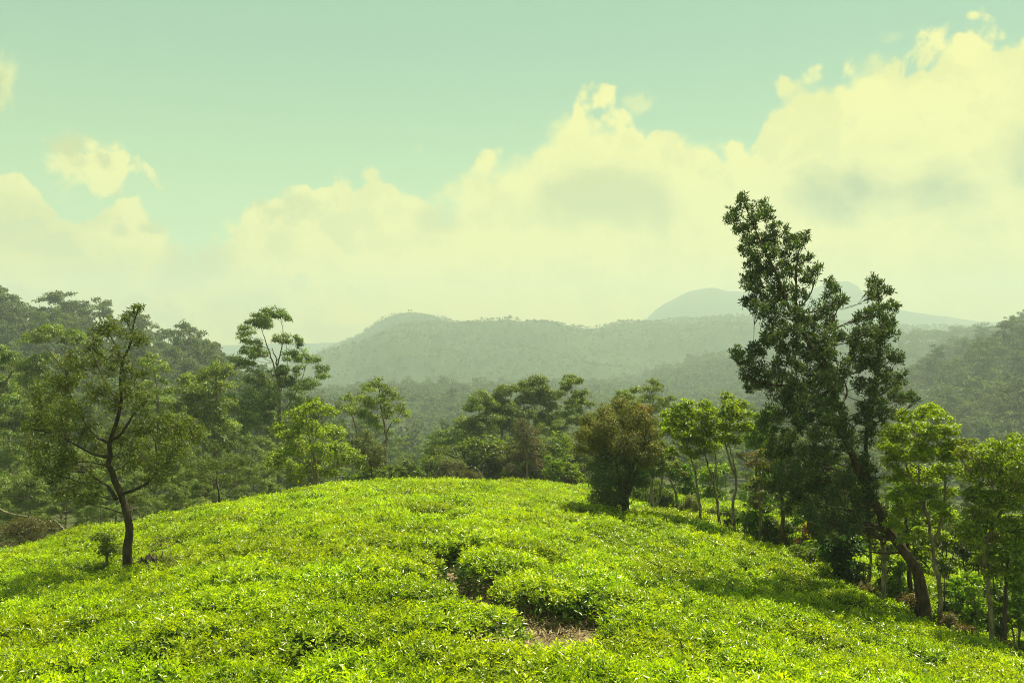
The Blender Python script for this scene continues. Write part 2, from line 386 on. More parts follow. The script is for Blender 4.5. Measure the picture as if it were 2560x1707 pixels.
    if tv: data.append(('twigs', mesh_from('twigs', np.vstack(tv), np.concatenate(tq), 4, bark), -1, 'stuff'))
    V, T, Cc = leaves(np.vstack(PV), np.vstack(PD), np.vstack(PN), np.concatenate(PL), np.concatenate(PW), np.vstack(PC), S['shape'])
    data.append(('crown', mesh_from('crown', V, T, 3, S['mat'], Cc), -1, None))
    return data
def pxtree(name, label, cat, d, conv, trunk, clumps, style, seed, r0=.09, r1=.02, extra=(), base=None, depth=.75, group=None, rz=.8, tint=None, rscale=1.0, **kw):
    """a tree measured in the photograph: conv turns crop coordinates into frame pixels, d is its real distance"""
    rg = np.random.default_rng(seed + 1000)
    tp = [at(*conv(*p[:2]), d) for p in trunk]
    if base is not None: tp[0] = np.asarray(base, float)
    cx = np.array([conv(c[0], c[1])[0] for c in clumps]); half = (cx.max() - cx.min() + 20) / 2 / F * d if len(clumps) else 1
    s = abs(conv(1, 0)[0] - conv(0, 0)[0]) / F * d
    zz = rg.uniform(-1, 1, len(clumps)) * half * depth
    cl = []
    for c, z in zip(clumps, zz):
        p = at(*conv(c[0], c[1]), d + z)
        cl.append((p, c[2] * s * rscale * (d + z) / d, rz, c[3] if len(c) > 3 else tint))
    st = [(tp, r0, r1)]
    for pts, a, b in extra:
        q = [at(*conv(*p[:2]), d + (p[2] if len(p) > 2 else 0)) for p in pts]
        st.append((q, a, b))
    return place(name, label, cat, tp[0], tree_data(tp[0], st, cl, style, seed, **kw), group=group)
c1 = lambda x, y: (x * .2041, 260 + y * .2041)
c2 = lambda x, y: (200 + x * .153, 280 + y * .153)
c3 = lambda x, y: (400 + x * .1199, 352 + y * .1199)
c4 = lambda x, y: (560 + x * .1454, 352 + y * .1454)
c5 = lambda x, y: (700 + x * .2041, 180 + y * .2041)
c6 = lambda x, y: (740 + x * .1786, 380 + y * .1786)

# ------------------------------------------------------------------ ground and hills
def grid_mesh(name, X, Y, Z, mat):
    r, c = X.shape; V = np.stack([X, Y, Z], -1).reshape(-1, 3)
    i, j = np.meshgrid(np.arange(r - 1), np.arange(c - 1), indexing='ij'); a = i * c + j
    Q = np.stack([a, a + 1, a + c + 1, a + c], -1).reshape(-1)
    return mesh_from(name, V, Q, 4, mat, smooth=True)
def build_ground():
    rr = np.r_[0, np.linspace(1.5, 46, 78), 46 * 1.085 ** np.arange(1, 49)]; th = np.radians(np.r_[np.arange(0, 360, 1.5), 360])
    R, TH = np.meshgrid(rr, th, indexing='ij'); X, Y = R * np.sin(TH), R * np.cos(TH) + 14
    o = ob('ground', grid_mesh('ground', X[:, ::-1], Y[:, ::-1], ground_z(X, Y)[:, ::-1] + .03 * np.sin(X * 3.1) * np.sin(Y * 2.7) * (R < 46), G_SOIL), kind='structure')
    me = o.data; me.materials.append(G_FLOOR)
    f = np.zeros(len(me.polygons), np.int32); ctr = np.zeros(len(me.polygons) * 3); me.polygons.foreach_get('center', ctr); ctr = ctr.reshape(-1, 3)
    f[np.hypot(ctr[:, 0], ctr[:, 1] - 14) > 30] = 1; me.polygons.foreach_set('material_index', f)
build_ground()
def fbm(x, y, s, o=4, seed=0):
    z = 0; a = 1; rg = np.random.default_rng(seed)
    for k in range(o):
        p = rg.uniform(0, 6.28, 4); q = rg.uniform(.7, 1.3, 4)
        z = z + a * (np.sin(x * s * q[0] + p[0] + 1.7 * np.sin(y * s * q[1] + p[1])) * np.cos(y * s * q[2] + p[2] + 1.3 * np.sin(x * s * q[3] + p[3])))
        s *= 2.1; a *= .5
    return z
class Hill:
    """a ridge whose crest line was measured in the photograph; crest at depth yr, foot at yf, going down again behind"""
    def __init__(s, pts, yr, yf, zf, back, amp, sc, seed):
        s.u = np.array([(p - CX) / F for p, r in pts]); s.z = np.array([(CY - r) / F for p, r in pts]) * yr
        s.yr, s.yf, s.zf, s.back, s.amp, s.sc, s.seed = yr, yf, zf, back, amp, sc, seed
    def h(s, x, y):
        y = np.maximum(y, 1.); u = x / np.minimum(np.maximum(y, s.yf), s.yr * 1.6); cz = np.interp(u, s.u, s.z)
        cz = cz + s.amp * .16 * fbm(x, x * .31, s.sc * 3.3, 4, s.seed + 40)
        t = np.clip((y - s.yf) / (s.yr - s.yf), 0, 1); f = .6 * t + .4 * np.sin(t * pi / 2)
        z = s.zf + (cz - s.zf) * f + s.amp * fbm(x, y, s.sc, 4, s.seed) * np.sin(t * pi) ** .7
        b = np.clip((y - s.yr) / s.back, 0, 1)
        return np.where(y > s.yr, cz - (cz - s.zf) * (1 - np.cos(b * pi)) / 2, z)
    def build(s, name, mat, nu=150, nv=44):
        u = np.linspace(s.u[0], s.u[-1], nu); y = np.r_[np.linspace(s.yf, s.yr, nv), s.yr + s.back * np.linspace(.05, 1, 18)]
        Y, U = np.meshgrid(y, u, indexing='ij'); X = U * np.minimum(Y, s.yr * 1.6)
        return ob(name, grid_mesh(name, X, Y, s.h(X, Y) - 2 * (Y <= s.yf), mat), kind='structure')
H_LEFT = Hill([(-900,348),(-500,318),(-250,308),(-120,318),(-40,336),(0,356),(35,370),(75,354),(100,370),(150,372),(185,380),(215,396),(245,416),(290,448),(340,483),(420,528)], 215, 95, -24, 160, 2.2, .03, 1)
H_RIGHT = Hill([(640,516),(700,498),(760,478),(820,456),(870,424),(915,388),(960,360),(1000,348),(1030,336),(1080,328),(1160,321),(1300,316),(1600,326),(2000,346)], 520, 130, -30, 240, 5.0, .014, 2)
H_MID = Hill([(-100,432),(100,417),(230,410),(330,400),(400,396),(440,394),(480,395),(520,402),(560,418),(610,436),(680,462),(760,492),(860,532)], 520, 190, -36, 260, 5, .012, 3)
H_SLOPE = Hill([(420,470),(520,440),(600,405),(660,378),(720,366),(780,362),(840,352),(900,345),(960,340),(1040,335),(1200,330),(1500,340)], 760, 420, -60, 400, 9, .008, 4)
H_MTN = Hill([(-500,425),(-200,415),(0,400),(150,390),(250,377),(290,363),(307,356),(322,349),(345,341),(358,336),(368,330),(384,319),(398,313.5),(408,312),(425,313.5),(437,317),(455,323.5),(475,323.5),(495,325),(510,322),(528,321),(545,322.5),(560,325),(585,328.5),(603,329.5),(616,327.5),(640,327),(690,324),(740,323.5),(800,325),(860,326),(930,327),(1000,328),(1150,323),(1400,335),(1600,350)], 1350, 640, -62, 600, 19, .005, 5)
H_FARM = Hill([(200,345),(480,340),(600,330),(641,324),(652,312),(664,303),(678,296),(692,290),(708,287.5),(716,287),(726,290),(745,291),(775,296),(800,296),(815,287),(830,282),(848,281),(858,286),(866,295),(878,304),(900,309),(930,314),(960,319),(1010,323),(1200,330),(1400,340)], 2100, 1600, -66, 360, 11, .005, 6)
H_LEFT.build('hill', G_HILL); H_RIGHT.build('hill', G_HILL); H_MID.build('hill', G_HILL); H_SLOPE.build('hill', G_HILL)
H_MTN.build('mountain', G_FAR, 340, 50); H_FARM.build('mountain', G_FAR, 300, 16)
def field(name, u0, u1, v0, v1, seed):
    """open pasture on the plateau, a thin turf sheet following the mountain"""
    u = np.linspace(u0, u1, 40); v = np.linspace(0, 1, 9); V, U = np.meshgrid(v, u, indexing='ij')
    e = np.sin((U - u0) / (u1 - u0) * pi) ** .5
    Y = 1350 - V * (v0 + (v1 - v0) * (U - u0) / (u1 - u0)) * e * (1 + .25 * np.sin(U * 90 + seed)) + 14; X = U * Y
    ob(name, grid_mesh(name, X, Y, H_MTN.h(X, Y) + 1.2, G_FIELD), kind='structure')
field('field', (497 - CX) / F, (602 - CX) / F, 120, 60, 1.0)
field('field', (395 - CX) / F, (440 - CX) / F, 50, 60, 2.0)
field('field', (715 - CX) / F, (860 - CX) / F, 50, 90, 3.0)

# ------------------------------------------------------------------ far forest
def canopy_data(seed, H, R, n_clump, lw, cover, trunk=True, style='far'):
    """a distant forest tree of height H: bare trunk, umbrella of flattened leaf masses"""
    rg = np.random.default_rng(seed); data = []
    lean = rg.normal(0, .05 * H, 2)
    top = np.array([lean[0], lean[1], H * .9])
    pts = [(0, 0, 0), (lean[0] * .3, lean[1] * .3, H * .4), (lean[0] * .8, lean[1] * .8, H * .7), top]
    cl = []
    for i in range(n_clump):
        f = rg.uniform(.42, 1) ** .8; a = rg.uniform(0, 2 * pi)
        rr = R * math.sin(min(1, (1.12 - f) * 1.9) * pi / 2) * rg.uniform(.45, 1)
        cl.append((np.array([lean[0] * f + math.cos(a) * rr, lean[1] * f + math.sin(a) * rr, H * f]), R * rg.uniform(.26, .42), .55))
    return pts, cl
STY['far'] = dict(mat=M_FAR, L=.55, W=.24, cover=1.7, cl=.34, nt=10, droop=.1, c0=(.025, .045, .02), c1=(.155, .20, .08), shape=2)
HILLTREE = []
for s in range(6):
    pts, cl = canopy_data(100 + s, 15, 4.6, 22, .5, 1.6)
    HILLTREE.append(tree_data((0, 0, 0), [(pts, .28, .08)], cl, 'far', 100 + s, B_GREY, limbs_own=0, twigs=False, k=5))
STY['mass'] = dict(STY['far'], L=1.3, W=.7, cover=1.3, nt=7)
MASS = bpy.data.collections.new('forest_tree_sources')
for s in range(6):
    pts, cl = canopy_data(200 + s, 12, 5.0, 9, 1.2, 1.2)
    d = tree_data((0, 0, 0), [(pts, .28, .08)], cl, 'mass', 200 + s, B_GREY, limbs_own=0, twigs=False, k=5, tr=False)
    MASS.objects.link(bpy.data.objects.new('forest_tree_source', d[-1][1]))

def scatter(name, P, rot, scl, idx, sources):
    """one 'stuff' object: points that carry instances of the source meshes"""
    me = bpy.data.meshes.new(name); me.vertices.add(len(P)); me.vertices.foreach_set('co', np.asarray(P, np.float32).ravel())
    a = me.attributes.new('rot', 'FLOAT_VECTOR', 'POINT'); a.data.foreach_set('vector', np.asarray(rot, np.float32).ravel())
    a = me.attributes.new('scl', 'FLOAT_VECTOR', 'POINT'); a.data.foreach_set('vector', np.asarray(scl, np.float32).ravel())
    a = me.attributes.new('idx', 'INT', 'POINT'); a.data.foreach_set('value', np.asarray(idx, np.int32))
    o = ob(name, me, kind='stuff')
    g = bpy.data.node_groups.new(name, 'GeometryNodeTree')
    g.interface.new_socket('Geometry', in_out='INPUT', socket_type='NodeSocketGeometry'); g.interface.new_socket('Geometry', in_out='OUTPUT', socket_type='NodeSocketGeometry')
    N = g.nodes.new; Lk = g.links.new
    gi, go = N('NodeGroupInput'), N('NodeGroupOutput'); iop = N('GeometryNodeInstanceOnPoints'); ci = N('GeometryNodeCollectionInfo')
    ci.inputs['Collection'].default_value = sources; ci.inputs['Separate Children'].default_value = True; ci.inputs['Reset Children'].default_value = True
    Lk(gi.outputs[0], iop.inputs['Points']); Lk(ci.outputs[0], iop.inputs['Instance']); iop.inputs['Pick Instance'].default_value = True
    for nm, ty, so in (('idx', 'INT', 'Instance Index'), ('rot', 'FLOAT_VECTOR', 'Rotation'), ('scl', 'FLOAT_VECTOR', 'Scale')):
        na = N('GeometryNodeInputNamedAttribute'); na.data_type = ty; na.inputs['Name'].default_value = nm
        src = [q for q in na.outputs if q.enabled and q.name == 'Attribute'][0]
        if nm == 'rot':
            e = N('FunctionNodeEulerToRotation'); Lk(src, e.inputs[0]); src = e.outputs[0]
        Lk(src, iop.inputs[so])
    Lk(iop.outputs[0], go.inputs[0])
    md = o.modifiers.new('scatter', 'NODES'); md.node_group = g
    return o
def forest(name, hill, px0, px1, y0, y1, n, smin, smax, label, seed, keep=None):
    rg = np.random.default_rng(seed)
    y = np.sqrt(rg.uniform(y0 ** 2, y1 ** 2, n)); u = rg.uniform((px0 - CX) / F, (px1 - CX) / F, n); x = u * y
    z = np.maximum(hill.h(x, y), ground_z(x, y))
    if keep is not None: k = keep(u * F + CX, y); x, y, z = x[k], y[k], z[k]
    m = len(x); s = rg.uniform(smin, smax, m)
    o = scatter(name, np.c_[x, y, z - 1.5 * s], np.c_[rg.normal(0, .05, m), rg.normal(0, .05, m), rg.uniform(0, 6.28, m)], np.c_[s * rg.uniform(.9, 1.2, m), s, s * rg.uniform(.75, 1.2, m)], rg.integers(0, 6, m), MASS)
    tag(o, label, 'forest'); return o
forest('forest', H_MID, -60, 900, 150, 540, 6000, .45, .85, 'hazy wooded low ridge in the valley behind the tea hill', 1)
forest('forest', H_SLOPE, 500, 1250, 400, 790, 4600, .6, 1.1, 'pale hazy forest on the lower slopes under the plateau', 2)
forest('forest', H_RIGHT, 700, 1250, 150, 540, 2600, .5, .85, 'understorey of the dense forest on the hillside beyond the leaning tree', 3)
forest('forest', H_LEFT, -200, 330, 100, 240, 700, .4, .7, 'understorey between the tall eucalyptus trees of the wooded hill', 5)
inside = lambda p, y: ~(((p > 497) & (p < 603) & (y > 1250)) | ((p > 396) & (p < 441) & (y > 1300)) | ((p > 714) & (p < 860) & (y > 1290)))
forest('forest', H_MTN, -60, 1250, 640, 1365, 26000, .2, .45, 'blue-grey forest covering the long mountain', 4, inside)
def hill_trees(hill, spots, label, group, rg, smin, smax, name='eucalyptus_tree'):
    for x, y in spots:
        z = float(max(hill.h(np.array(x), np.array(y)), ground_z(x, y)))
        s = rg.uniform(smin, smax)
        place(name, label, 'tree', (x, y, z - .4), HILLTREE[rg.integers(0, 6)], rg.uniform(0, 6.28), (s * rg.uniform(.9, 1.15), s * rg.uniform(.9, 1.15), s * rg.uniform(.9, 1.2)), group)
def spots(rg, px0, px1, y0, y1, n, dmin):
    out = []
    for _ in range(n * 40):
        y = math.sqrt(rg.uniform(y0 ** 2, y1 ** 2)); x = (rg.uniform(px0, px1) - CX) / F * y
        if all((x - a) ** 2 + (y - b) ** 2 > dmin ** 2 for a, b in out): out.append((x, y))
        if len(out) >= n: break
    return out
rg = np.random.default_rng(21)
hill_trees(H_LEFT, spots(rg, -60, 330, 112, 222, 150, 5.5), 'tall umbrella-crowned eucalyptus standing in the forest on the hazy wooded hill', 'eucalyptus trees on the wooded hill behind the lone tree', rg, .62, 1.0)
hill_trees(H_RIGHT, spots(rg, 760, 1085, 180, 520, 190, 9.5), 'pale green bushy-crowned tree in the hazy hillside forest beyond the leaning tree', 'trees on the hazy hillside beyond the leaning tree', rg, .55, 1.1, 'forest_tree')
for (px, row, y), lab in (((68, 293, 205), 'biggest dark umbrella-crowned eucalyptus standing clear of the wooded hill skyline'), ((-4, 290, 190), 'tall eucalyptus at the top of the wooded hill, cut by the edge of the picture')):
    b = np.array([(px - CX) / F * y, y, 0]); b[2] = float(H_LEFT.h(b[0], b[1])); hh = (CY - row) / F * y - b[2]
    place('eucalyptus_tree', lab, 'tree', b, HILLTREE[1 if px > 0 else 3], .4, (1.25, 1.25, hh / 14.8))

# shelter on the mountain top
def box(x0, x1, y0, y1, z0, z1):
    V = np.array([(x, y, z) for z in (z0, z1) for x, y in ((x0, y0), (x1, y0), (x1, y1), (x0, y1))], float)
    return V, np.array([0, 3, 2, 1, 4, 5, 6, 7, 0, 1, 5, 4, 1, 2, 6, 5, 2, 3, 7, 6, 3, 0, 4, 7])
xs = (410 - CX) / F * 1350
data = []
for x, y in ((-2.6, -1.6), (2.6, -1.6), (-2.6, 1.6), (2.6, 1.6)):
    V, Q = box(x - .3, x + .3, y - .3, y + .3, -1, 3.2); data.append(('post', mesh_from('post', V, Q, 4, B_GREY), -1, None))
V, Q = box(-3.6, 3.6, -2.6, 2.6, 3.2, 4.2); V[4:, :2] *= .8; data.append(('roof', mesh_from('roof', V, Q, 4, B_GREY), -1, None))
place('shelter', 'tiny open shelter on posts on top of the hazy mountain', 'shelter', (xs, 1350, float(H_MTN.h(np.array(xs), np.array(1350.))) + .5), data)

# ------------------------------------------------------------------ middle-distance trees behind the tea hill
def euc_template(seed, H, R, dens=1.0):
    rg = np.random.default_rng(seed); ln = rg.normal(0, .06 * H, 2)
    pts = [(0, 0, 0), (ln[0] * .2, ln[1] * .3, H * .3), (ln[0] * .7, ln[1] * .6, H * .6), (ln[0], ln[1], H * .95)]
    st = [(pts, .011 * H + .03, .03)]; cl = []
    nb = int(13 * dens)
    for i in range(nb):
        f = .28 + .72 * (i + rg.uniform(0, 1)) / nb; a = i * 2.4 + rg.uniform(-.5, .5)
        rr = R * (1.05 - f * .62) * rg.uniform(.55, 1.05)
        c = np.array([ln[0] * f + math.cos(a) * rr, ln[1] * f + math.sin(a) * rr, H * f])
        r = R * rg.uniform(.20, .32)
        cl.append((c, r, .85))
        for q in range(3):
            o_ = rg.normal(0, 1, 3) * np.array([1, 1, .55]); o_ /= np.linalg.norm(o_)
            cl.append((c + o_ * r * rg.uniform(.9, 1.3) + np.array([math.cos(a), math.sin(a), .3]) * r * .5, r * rg.uniform(.5, .8), .85))
    cl.append((np.array([ln[0], ln[1], H * .97]), R * .3, .8))
    return st, cl
EUC = []
for s in range(4):
    st, cl = euc_template(300 + s, 15, 3.9)
    EUC.append(tree_data((0, 0, 0), st, cl, 'euc', 300 + s, B_PALE if s % 2 else B_GREY, lscale=1.05, cover=.8, limbs_own=5, k=6))
def mid_tree(px, top, d, label, tpl=None, group=None, wide=1.0, name='eucalyptus_tree'):
    b = onground(px, d); H = (CY - top) / F * d - b[2]; s = H / 15.2
    v = int(RNG.integers(0, 4)) if tpl is None else tpl
    w = min(s, 1.05) * wide
    return place(name, label, 'tree', b, EUC[v], RNG.uniform(0, 6.28), (w, w, s), group)
G1 = 'eucalyptus trees massed in the hollow behind the lone tree'
L1 = 'bushy eucalyptus in the dense green stand in the hollow behind the lone tree'
for px, top, d in ((-40,345,62),(12,362,60),(30,405,46),(-12,432,38),(62,420,54),(95,405,60),(112,446,45),(150,400,58),(168,428,48),(186,436,42),(206,428,50),(240,405,60),(255,436,46),(232,456,37),(182,468,35),(142,474,37),(100,486,33),(60,474,35),(20,474,35),(310,408,60),(300,446,48),(-60,420,45),(-90,380,52),(38,448,40),(82,452,42),(0,410,52),(128,430,52),(160,452,40),(210,470,34),(270,455,40),(270,400,66),(240,420,70),(180,400,72)):
    mid_tree(px, top, d, L1, group=G1)
G2 = 'hazy trees in the valley seen past the crest of the tea hill'
L2 = 'pale hazy tree in the valley just over the crest of the tea hill'
for px, top, d in ((335,425,95),(352,405,100),(365,400,110),(390,430,110),(405,440,120),(420,446,110),(412,456,80),(430,440,140),(398,460,75),(600,410,90),(625,415,100),(660,400,95),(685,418,110),(715,410,100),(745,405,120),(770,420,90),(790,430,70),(560,420,100),(445,430,130),(470,440,100)):
    mid_tree(px, top, d, L2, group=G2)
G3 = 'trees in the hollow behind the row beside the leaning tree'
L3 = 'bushy green tree in the shaded hollow behind the row of slim trees'
for px, top, d in ((650,455,50),(690,460,52),(725,465,56),(760,462,50),(800,470,48),(838,470,55),(880,478,50),(930,470,55),(965,472,50),(1010,470,48),(1060,440,45),(1100,430,50),(610,450,52),(905,505,42),(940,512,41),(985,515,42),(1030,520,40),(1075,505,42),(870,500,44),(835,492,46),(790,488,48),(745,482,48),(1000,490,52),(950,490,54)):
    mid_tree(px, top, d, L3, group=G3, wide=.9)

G4 = 'trees filling in behind the central eucalyptus clump'
for px, top, d in ((432,458,66),(455,438,68),(482,425,70),(508,418,72),(535,412,72),(560,418,70),(588,428,66),(470,452,60),(520,446,60),(572,448,58)):
    mid_tree(px, top, d, 'bushy sunlit tree filling in behind the central eucalyptus clump', group=G4)

pxtree('eucalyptus_tree', 'tall slender eucalyptus with a wind-swept cluster of crowns rising above the wooded hill', 'tree', 56, c2,
  [(525,1500),(522,1100),(520,870),(510,650),(500,520),(470,440)],
  [(480,240,55),(530,260,48),(400,300,45),(345,300,45),(300,360,45),(280,400,35),(385,245,38),(440,290,45),(430,235,40),(360,410,30),(540,405,50),(630,405,35),(655,430,24),(370,480,55),(310,490,45),(270,560,55),(330,580,45),(620,520,55),(700,510,50),(740,540,32),(790,610,45),(820,640,28),(650,600,38),(560,600,45),(500,620,50),(430,700,65),(370,700,60),(600,700,60),(700,700,65),(560,680,48),(350,800,80),(450,800,70),(250,900,80),(400,900,80),(480,960,80),(300,1000,80),(180,820,60),(640,790,60)],
  'euc', 31, .17, .02, extra=[([(510,650),(470,520),(430,400),(400,310)], .07, .012), ([(505,560),(530,460),(545,350),(530,270)], .055, .012), ([(515,760),(560,620),(570,500),(560,410)], .05, .012), ([(518,900),(600,780),(660,660),(700,520)], .06, .012)], bark=B_PALE, limbs_own=10, lscale=.95, rscale=1.38, depth=.45, rz=.95)
pxtree('eucalyptus_tree', 'eucalyptus with flat sunlit crown tufts reaching above the lone tree from behind', 'tree', 50, c1,
  [(330,1100),(325,700),(325,480),(300,430)],
  [(160,390,45),(200,380,40),(270,370,55),(240,350,40),(360,370,45),(380,400,35),(330,400,35),(150,530,60),(220,500,50),(100,545,45),(190,560,45),(120,620,60),(220,640,60),(320,600,50),(150,720,70),(260,740,80)],
  'euc', 32, .16, .04, extra=[([(325,560),(250,450),(200,400)], .06, .02)], bark=B_PALE, limbs_own=8, lscale=.95, rz=.75, rscale=1.35, depth=.45)
pxtree('eucalyptus_tree', 'eucalyptus at the picture edge with one tuft of leaves on a bare bent limb', 'tree', 46, c1,
  [(-60,1000),(-20,760),(20,620),(60,540)], [(30,470,45),(60,490,35),(10,440,35),(-30,520,60),(-20,600,60),(30,640,60),(0,760,80),(60,700,50),(80,820,60),(-60,700,80)], 'euc', 33, .14, .04, bark=B_GREY, limbs_own=6, rscale=1.1)
pxtree('eucalyptus_tree', 'thin eucalyptus with small yellow-green tufts between the lone tree and the tall slender eucalyptus', 'tree', 52, c1,
  [(780,1000),(775,760),(770,640),(755,540)], [(750,490,45),(715,505,35),(790,535,35),(700,570,35),(745,560,35),(720,620,35),(800,600,25),(760,650,30),(830,640,30),(780,710,40)], 'euc', 34, .12, .03, bark=B_GREY, limbs_own=6, rscale=1.1, tint=(1.2, 1.15, .8))
pxtree('eucalyptus_tree', 'broad eucalyptus with layered bright-topped foliage left of the tall slender eucalyptus', 'tree', 48, c1,
  [(1060,1200),(1050,900),(1060,700),(1060,560)], [(1060,540,50),(1100,570,40),(1010,570,45),(960,600,50),(905,590,28),(1000,640,55),(1080,650,60),(920,660,50),(950,720,65),(1040,730,60),(1110,720,55),(890,730,45),(980,800,65),(1080,820,70),(900,820,55),(1130,830,50),(1000,900,70),(1090,920,60)], 'euc', 35, .16, .04, bark=B_PALE, limbs_own=8, rz=.75, tint=(1.2, 1.15, .85), rscale=1.3, depth=.45)
pxtree('eucalyptus_tree', 'thin young eucalyptus leaning gently beside the gap in front of the low hazy ridge', 'tree', 45, c2,
  [(1205,1450),(1210,1100),(1220,1020),(1190,880),(1180,760),(1168,690)],
  [(1170,685,40),(1100,720,40),(1230,740,45),(1275,765,32),(1075,795,45),(1180,800,45),(1240,850,42),(1320,855,36),(1340,880,22),(975,795,40),(945,850,36),(1120,900,52),(1040,880,42),(1220,900,38),(1290,930,26),(1150,960,40),(1130,820,45)],
  'euc', 36, .09, .02, extra=[([(1040,1300),(1020,980),(980,850)], .05, .02), ([(1215,1000),(1260,920),(1320,860)], .04, .012)], bark=B_GREY, limbs_own=8, lscale=.85, rscale=1.35, depth=.45, rz=.95, tint=(1.15, 1.1, .8))
pxtree('broadleaf_tree', 'round bright green broadleaf tree just behind the crest, below the tall slender eucalyptus', 'tree', 34, c2,
  [(750,1480),(755,1330),(750,1200),(720,1050)],
  [(750,830,65),(840,870,55),(620,900,70),(690,860,60),(700,990,100),(580,1050,85),(830,1020,85),(650,1130,100),(800,1140,95),(540,1150,75),(920,1120,75),(1000,1180,75),(900,1200,75),(1050,1230,55),(700,1250,80),(560,1230,70),(850,1280,60),(480,1210,50),(620,1310,60),(900,1010,50),(520,980,50)],
  'broad', 37, .13, .04, bark=B_GREY, limbs_own=8, lscale=1.3, cover=1.05, rscale=1.08, tint=(1.1, 1.0, 1))
pxtree('shrub', 'dark brown-olive bushy shrub below the thin young eucalyptus', 'shrub', 36, c2, [(1130,1450),(1120,1250),(1100,1120)],
  [(1080,1080,75),(1150,1120,58),(1020,1060,50),(1170,1180,50),(1100,1010,45),(1120,1200,60)], 'brown', 38, .06, .02, bark=B_DARK, lscale=1.4, tint=(.62, .7, .7), limbs_own=2)
pxtree('shrub', 'yellow-green low bush on the crest beside the gap to the valley', 'shrub', 38, c2, [(1250,1450),(1250,1330),(1250,1260)],
  [(1230,1240,50),(1180,1270,45),(1300,1240,45),(1350,1200,38),(1390,1240,40),(1270,1290,50),(1340,1290,50),(1430,1270,40)], 'lime', 39, .05, .02, lscale=1.2, tint=(.75, .7, .9), limbs_own=2)
# central clump
CEN = [
 ('dark round-topped eucalyptus, lowest at the outer end of the central clump', [(400,1150),(400,950),(380,800)], [(330,760,75),(400,715,65),(450,780,70),(290,850,60),(380,850,75),(470,700,42),(260,880,45),(330,920,60)], 41),
 ('rounded eucalyptus standing second in the central clump, next to the lowest one', [(680,1150),(660,850),(660,600),(660,470)], [(670,440,70),(620,470,60),(715,470,50),(560,620,70),(640,610,55),(535,660,50),(720,600,80),(600,700,75),(700,680,65),(560,760,60),(640,800,70)], 42),
 ('eucalyptus with a leaning sunlit crown in the middle of the central clump', [(850,1150),(850,800),(850,560),(860,400)], [(840,370,60),(795,410,50),(895,345,48),(870,310,35),(850,500,75),(780,560,72),(900,480,62),(960,560,75),(820,640,70),(920,650,70),(780,420,35)], 43),
 ('tallest full-crowned eucalyptus of the central clump', [(1150,1150),(1140,850),(1130,600),(1120,400)], [(1080,295,58),(1030,350,58),(1160,270,50),(1175,340,50),(1250,360,52),(1100,400,65),(1235,430,55),(1050,420,45),(1285,470,42),(1110,530,58),(1200,560,50),(1265,560,55),(1180,640,60),(1280,640,50),(1000,420,40),(1210,300,40)], 44),
 ('open eucalyptus with forked bare limbs at the inner end of the central clump', [(1240,1150),(1245,840),(1270,750),(1345,680),(1380,600),(1410,450)], [(1430,245,40),(1475,255,34),(1370,325,42),(1340,355,32),(1480,375,45),(1540,350,32),(1440,435,42),(1580,440,30),(1400,490,34),(1490,500,34),(1350,540,42),(1450,580,42),(1390,270,34),(1220,660,45),(1330,640,40),(1500,440,36)], 45)]
for lab, tr_, cl_, sd in CEN:
    pxtree('eucalyptus_tree', lab, 'tree', 58 + (sd % 3) * 2, c3, tr_, cl_, 'euc', sd, .12, .03, bark=B_PALE, limbs_own=7, lscale=1.0, rscale=1.6, cover=1.3, depth=.5, rz=.95, tint=(.95, .92, .8))
pxtree('shrub', 'dense dark green bush at the foot of the central eucalyptus clump', 'shrub', 50, c3, [(720,1150),(720,1000),(720,900)], [(760,820,75),(700,900,80),(640,960,70),(820,900,60),(850,980,75),(760,970,70),(560,940,60)], 'olive', 46, .07, .02, lscale=1.7, limbs_own=2)
pxtree('small_tree', 'nearly leafless grey-brown tree in front of the central eucalyptus clump', 'tree', 46, c3, [(1060,1200),(1060,950),(1040,780)], [(1050,680,100),(1000,760,85),(1100,770,85),(1080,880,85),(980,880,85),(1150,960,75),(930,980,70),(1020,600,60),(1120,680,60)], 'grey', 47, .08, .02, bark=B_GREY, lscale=1.5, limbs_own=5, tint=(.62, .62, .6))
pxtree('shrub', 'low grey-green scrub on the crest below the central clump', 'shrub', 40, c3, [(500,1180),(490,1080),(480,1000)], [(450,960,70),(370,940,55),(480,1020,75),(580,1040,65),(650,1045,55),(400,1030,60),(520,960,50),(320,1030,50)], 'grey', 48, .05, .02, lscale=1.3, cover=1.6, limbs_own=2, tint=(.7, .82, .7))
pxtree('shrub', 'small upright dark green bush on the crest, taller of the pair before the brown tree', 'shrub', 38, c3, [(1290,1180),(1280,1050),(1270,930)], [(1240,890,40),(1265,950,60),(1330,915,38),(1300,990,60),(1240,1010,50),(1290,1060,50)], 'broad', 49, .05, .02, lscale=1.2, tint=(.62, .72, .9), limbs_own=2)
pxtree('shrub', 'small green bush on the crest, nearer of the pair to the bushy brown tree', 'shrub', 37, c3, [(1430,1180),(1430,1060),(1420,930)], [(1410,890,42),(1400,960,55),(1450,970,48),(1425,1030,60),(1490,1030,45),(1510,1070,40)], 'broad', 50, .05, .02, lscale=1.2, tint=(.75, .82, .9), limbs_own=2)
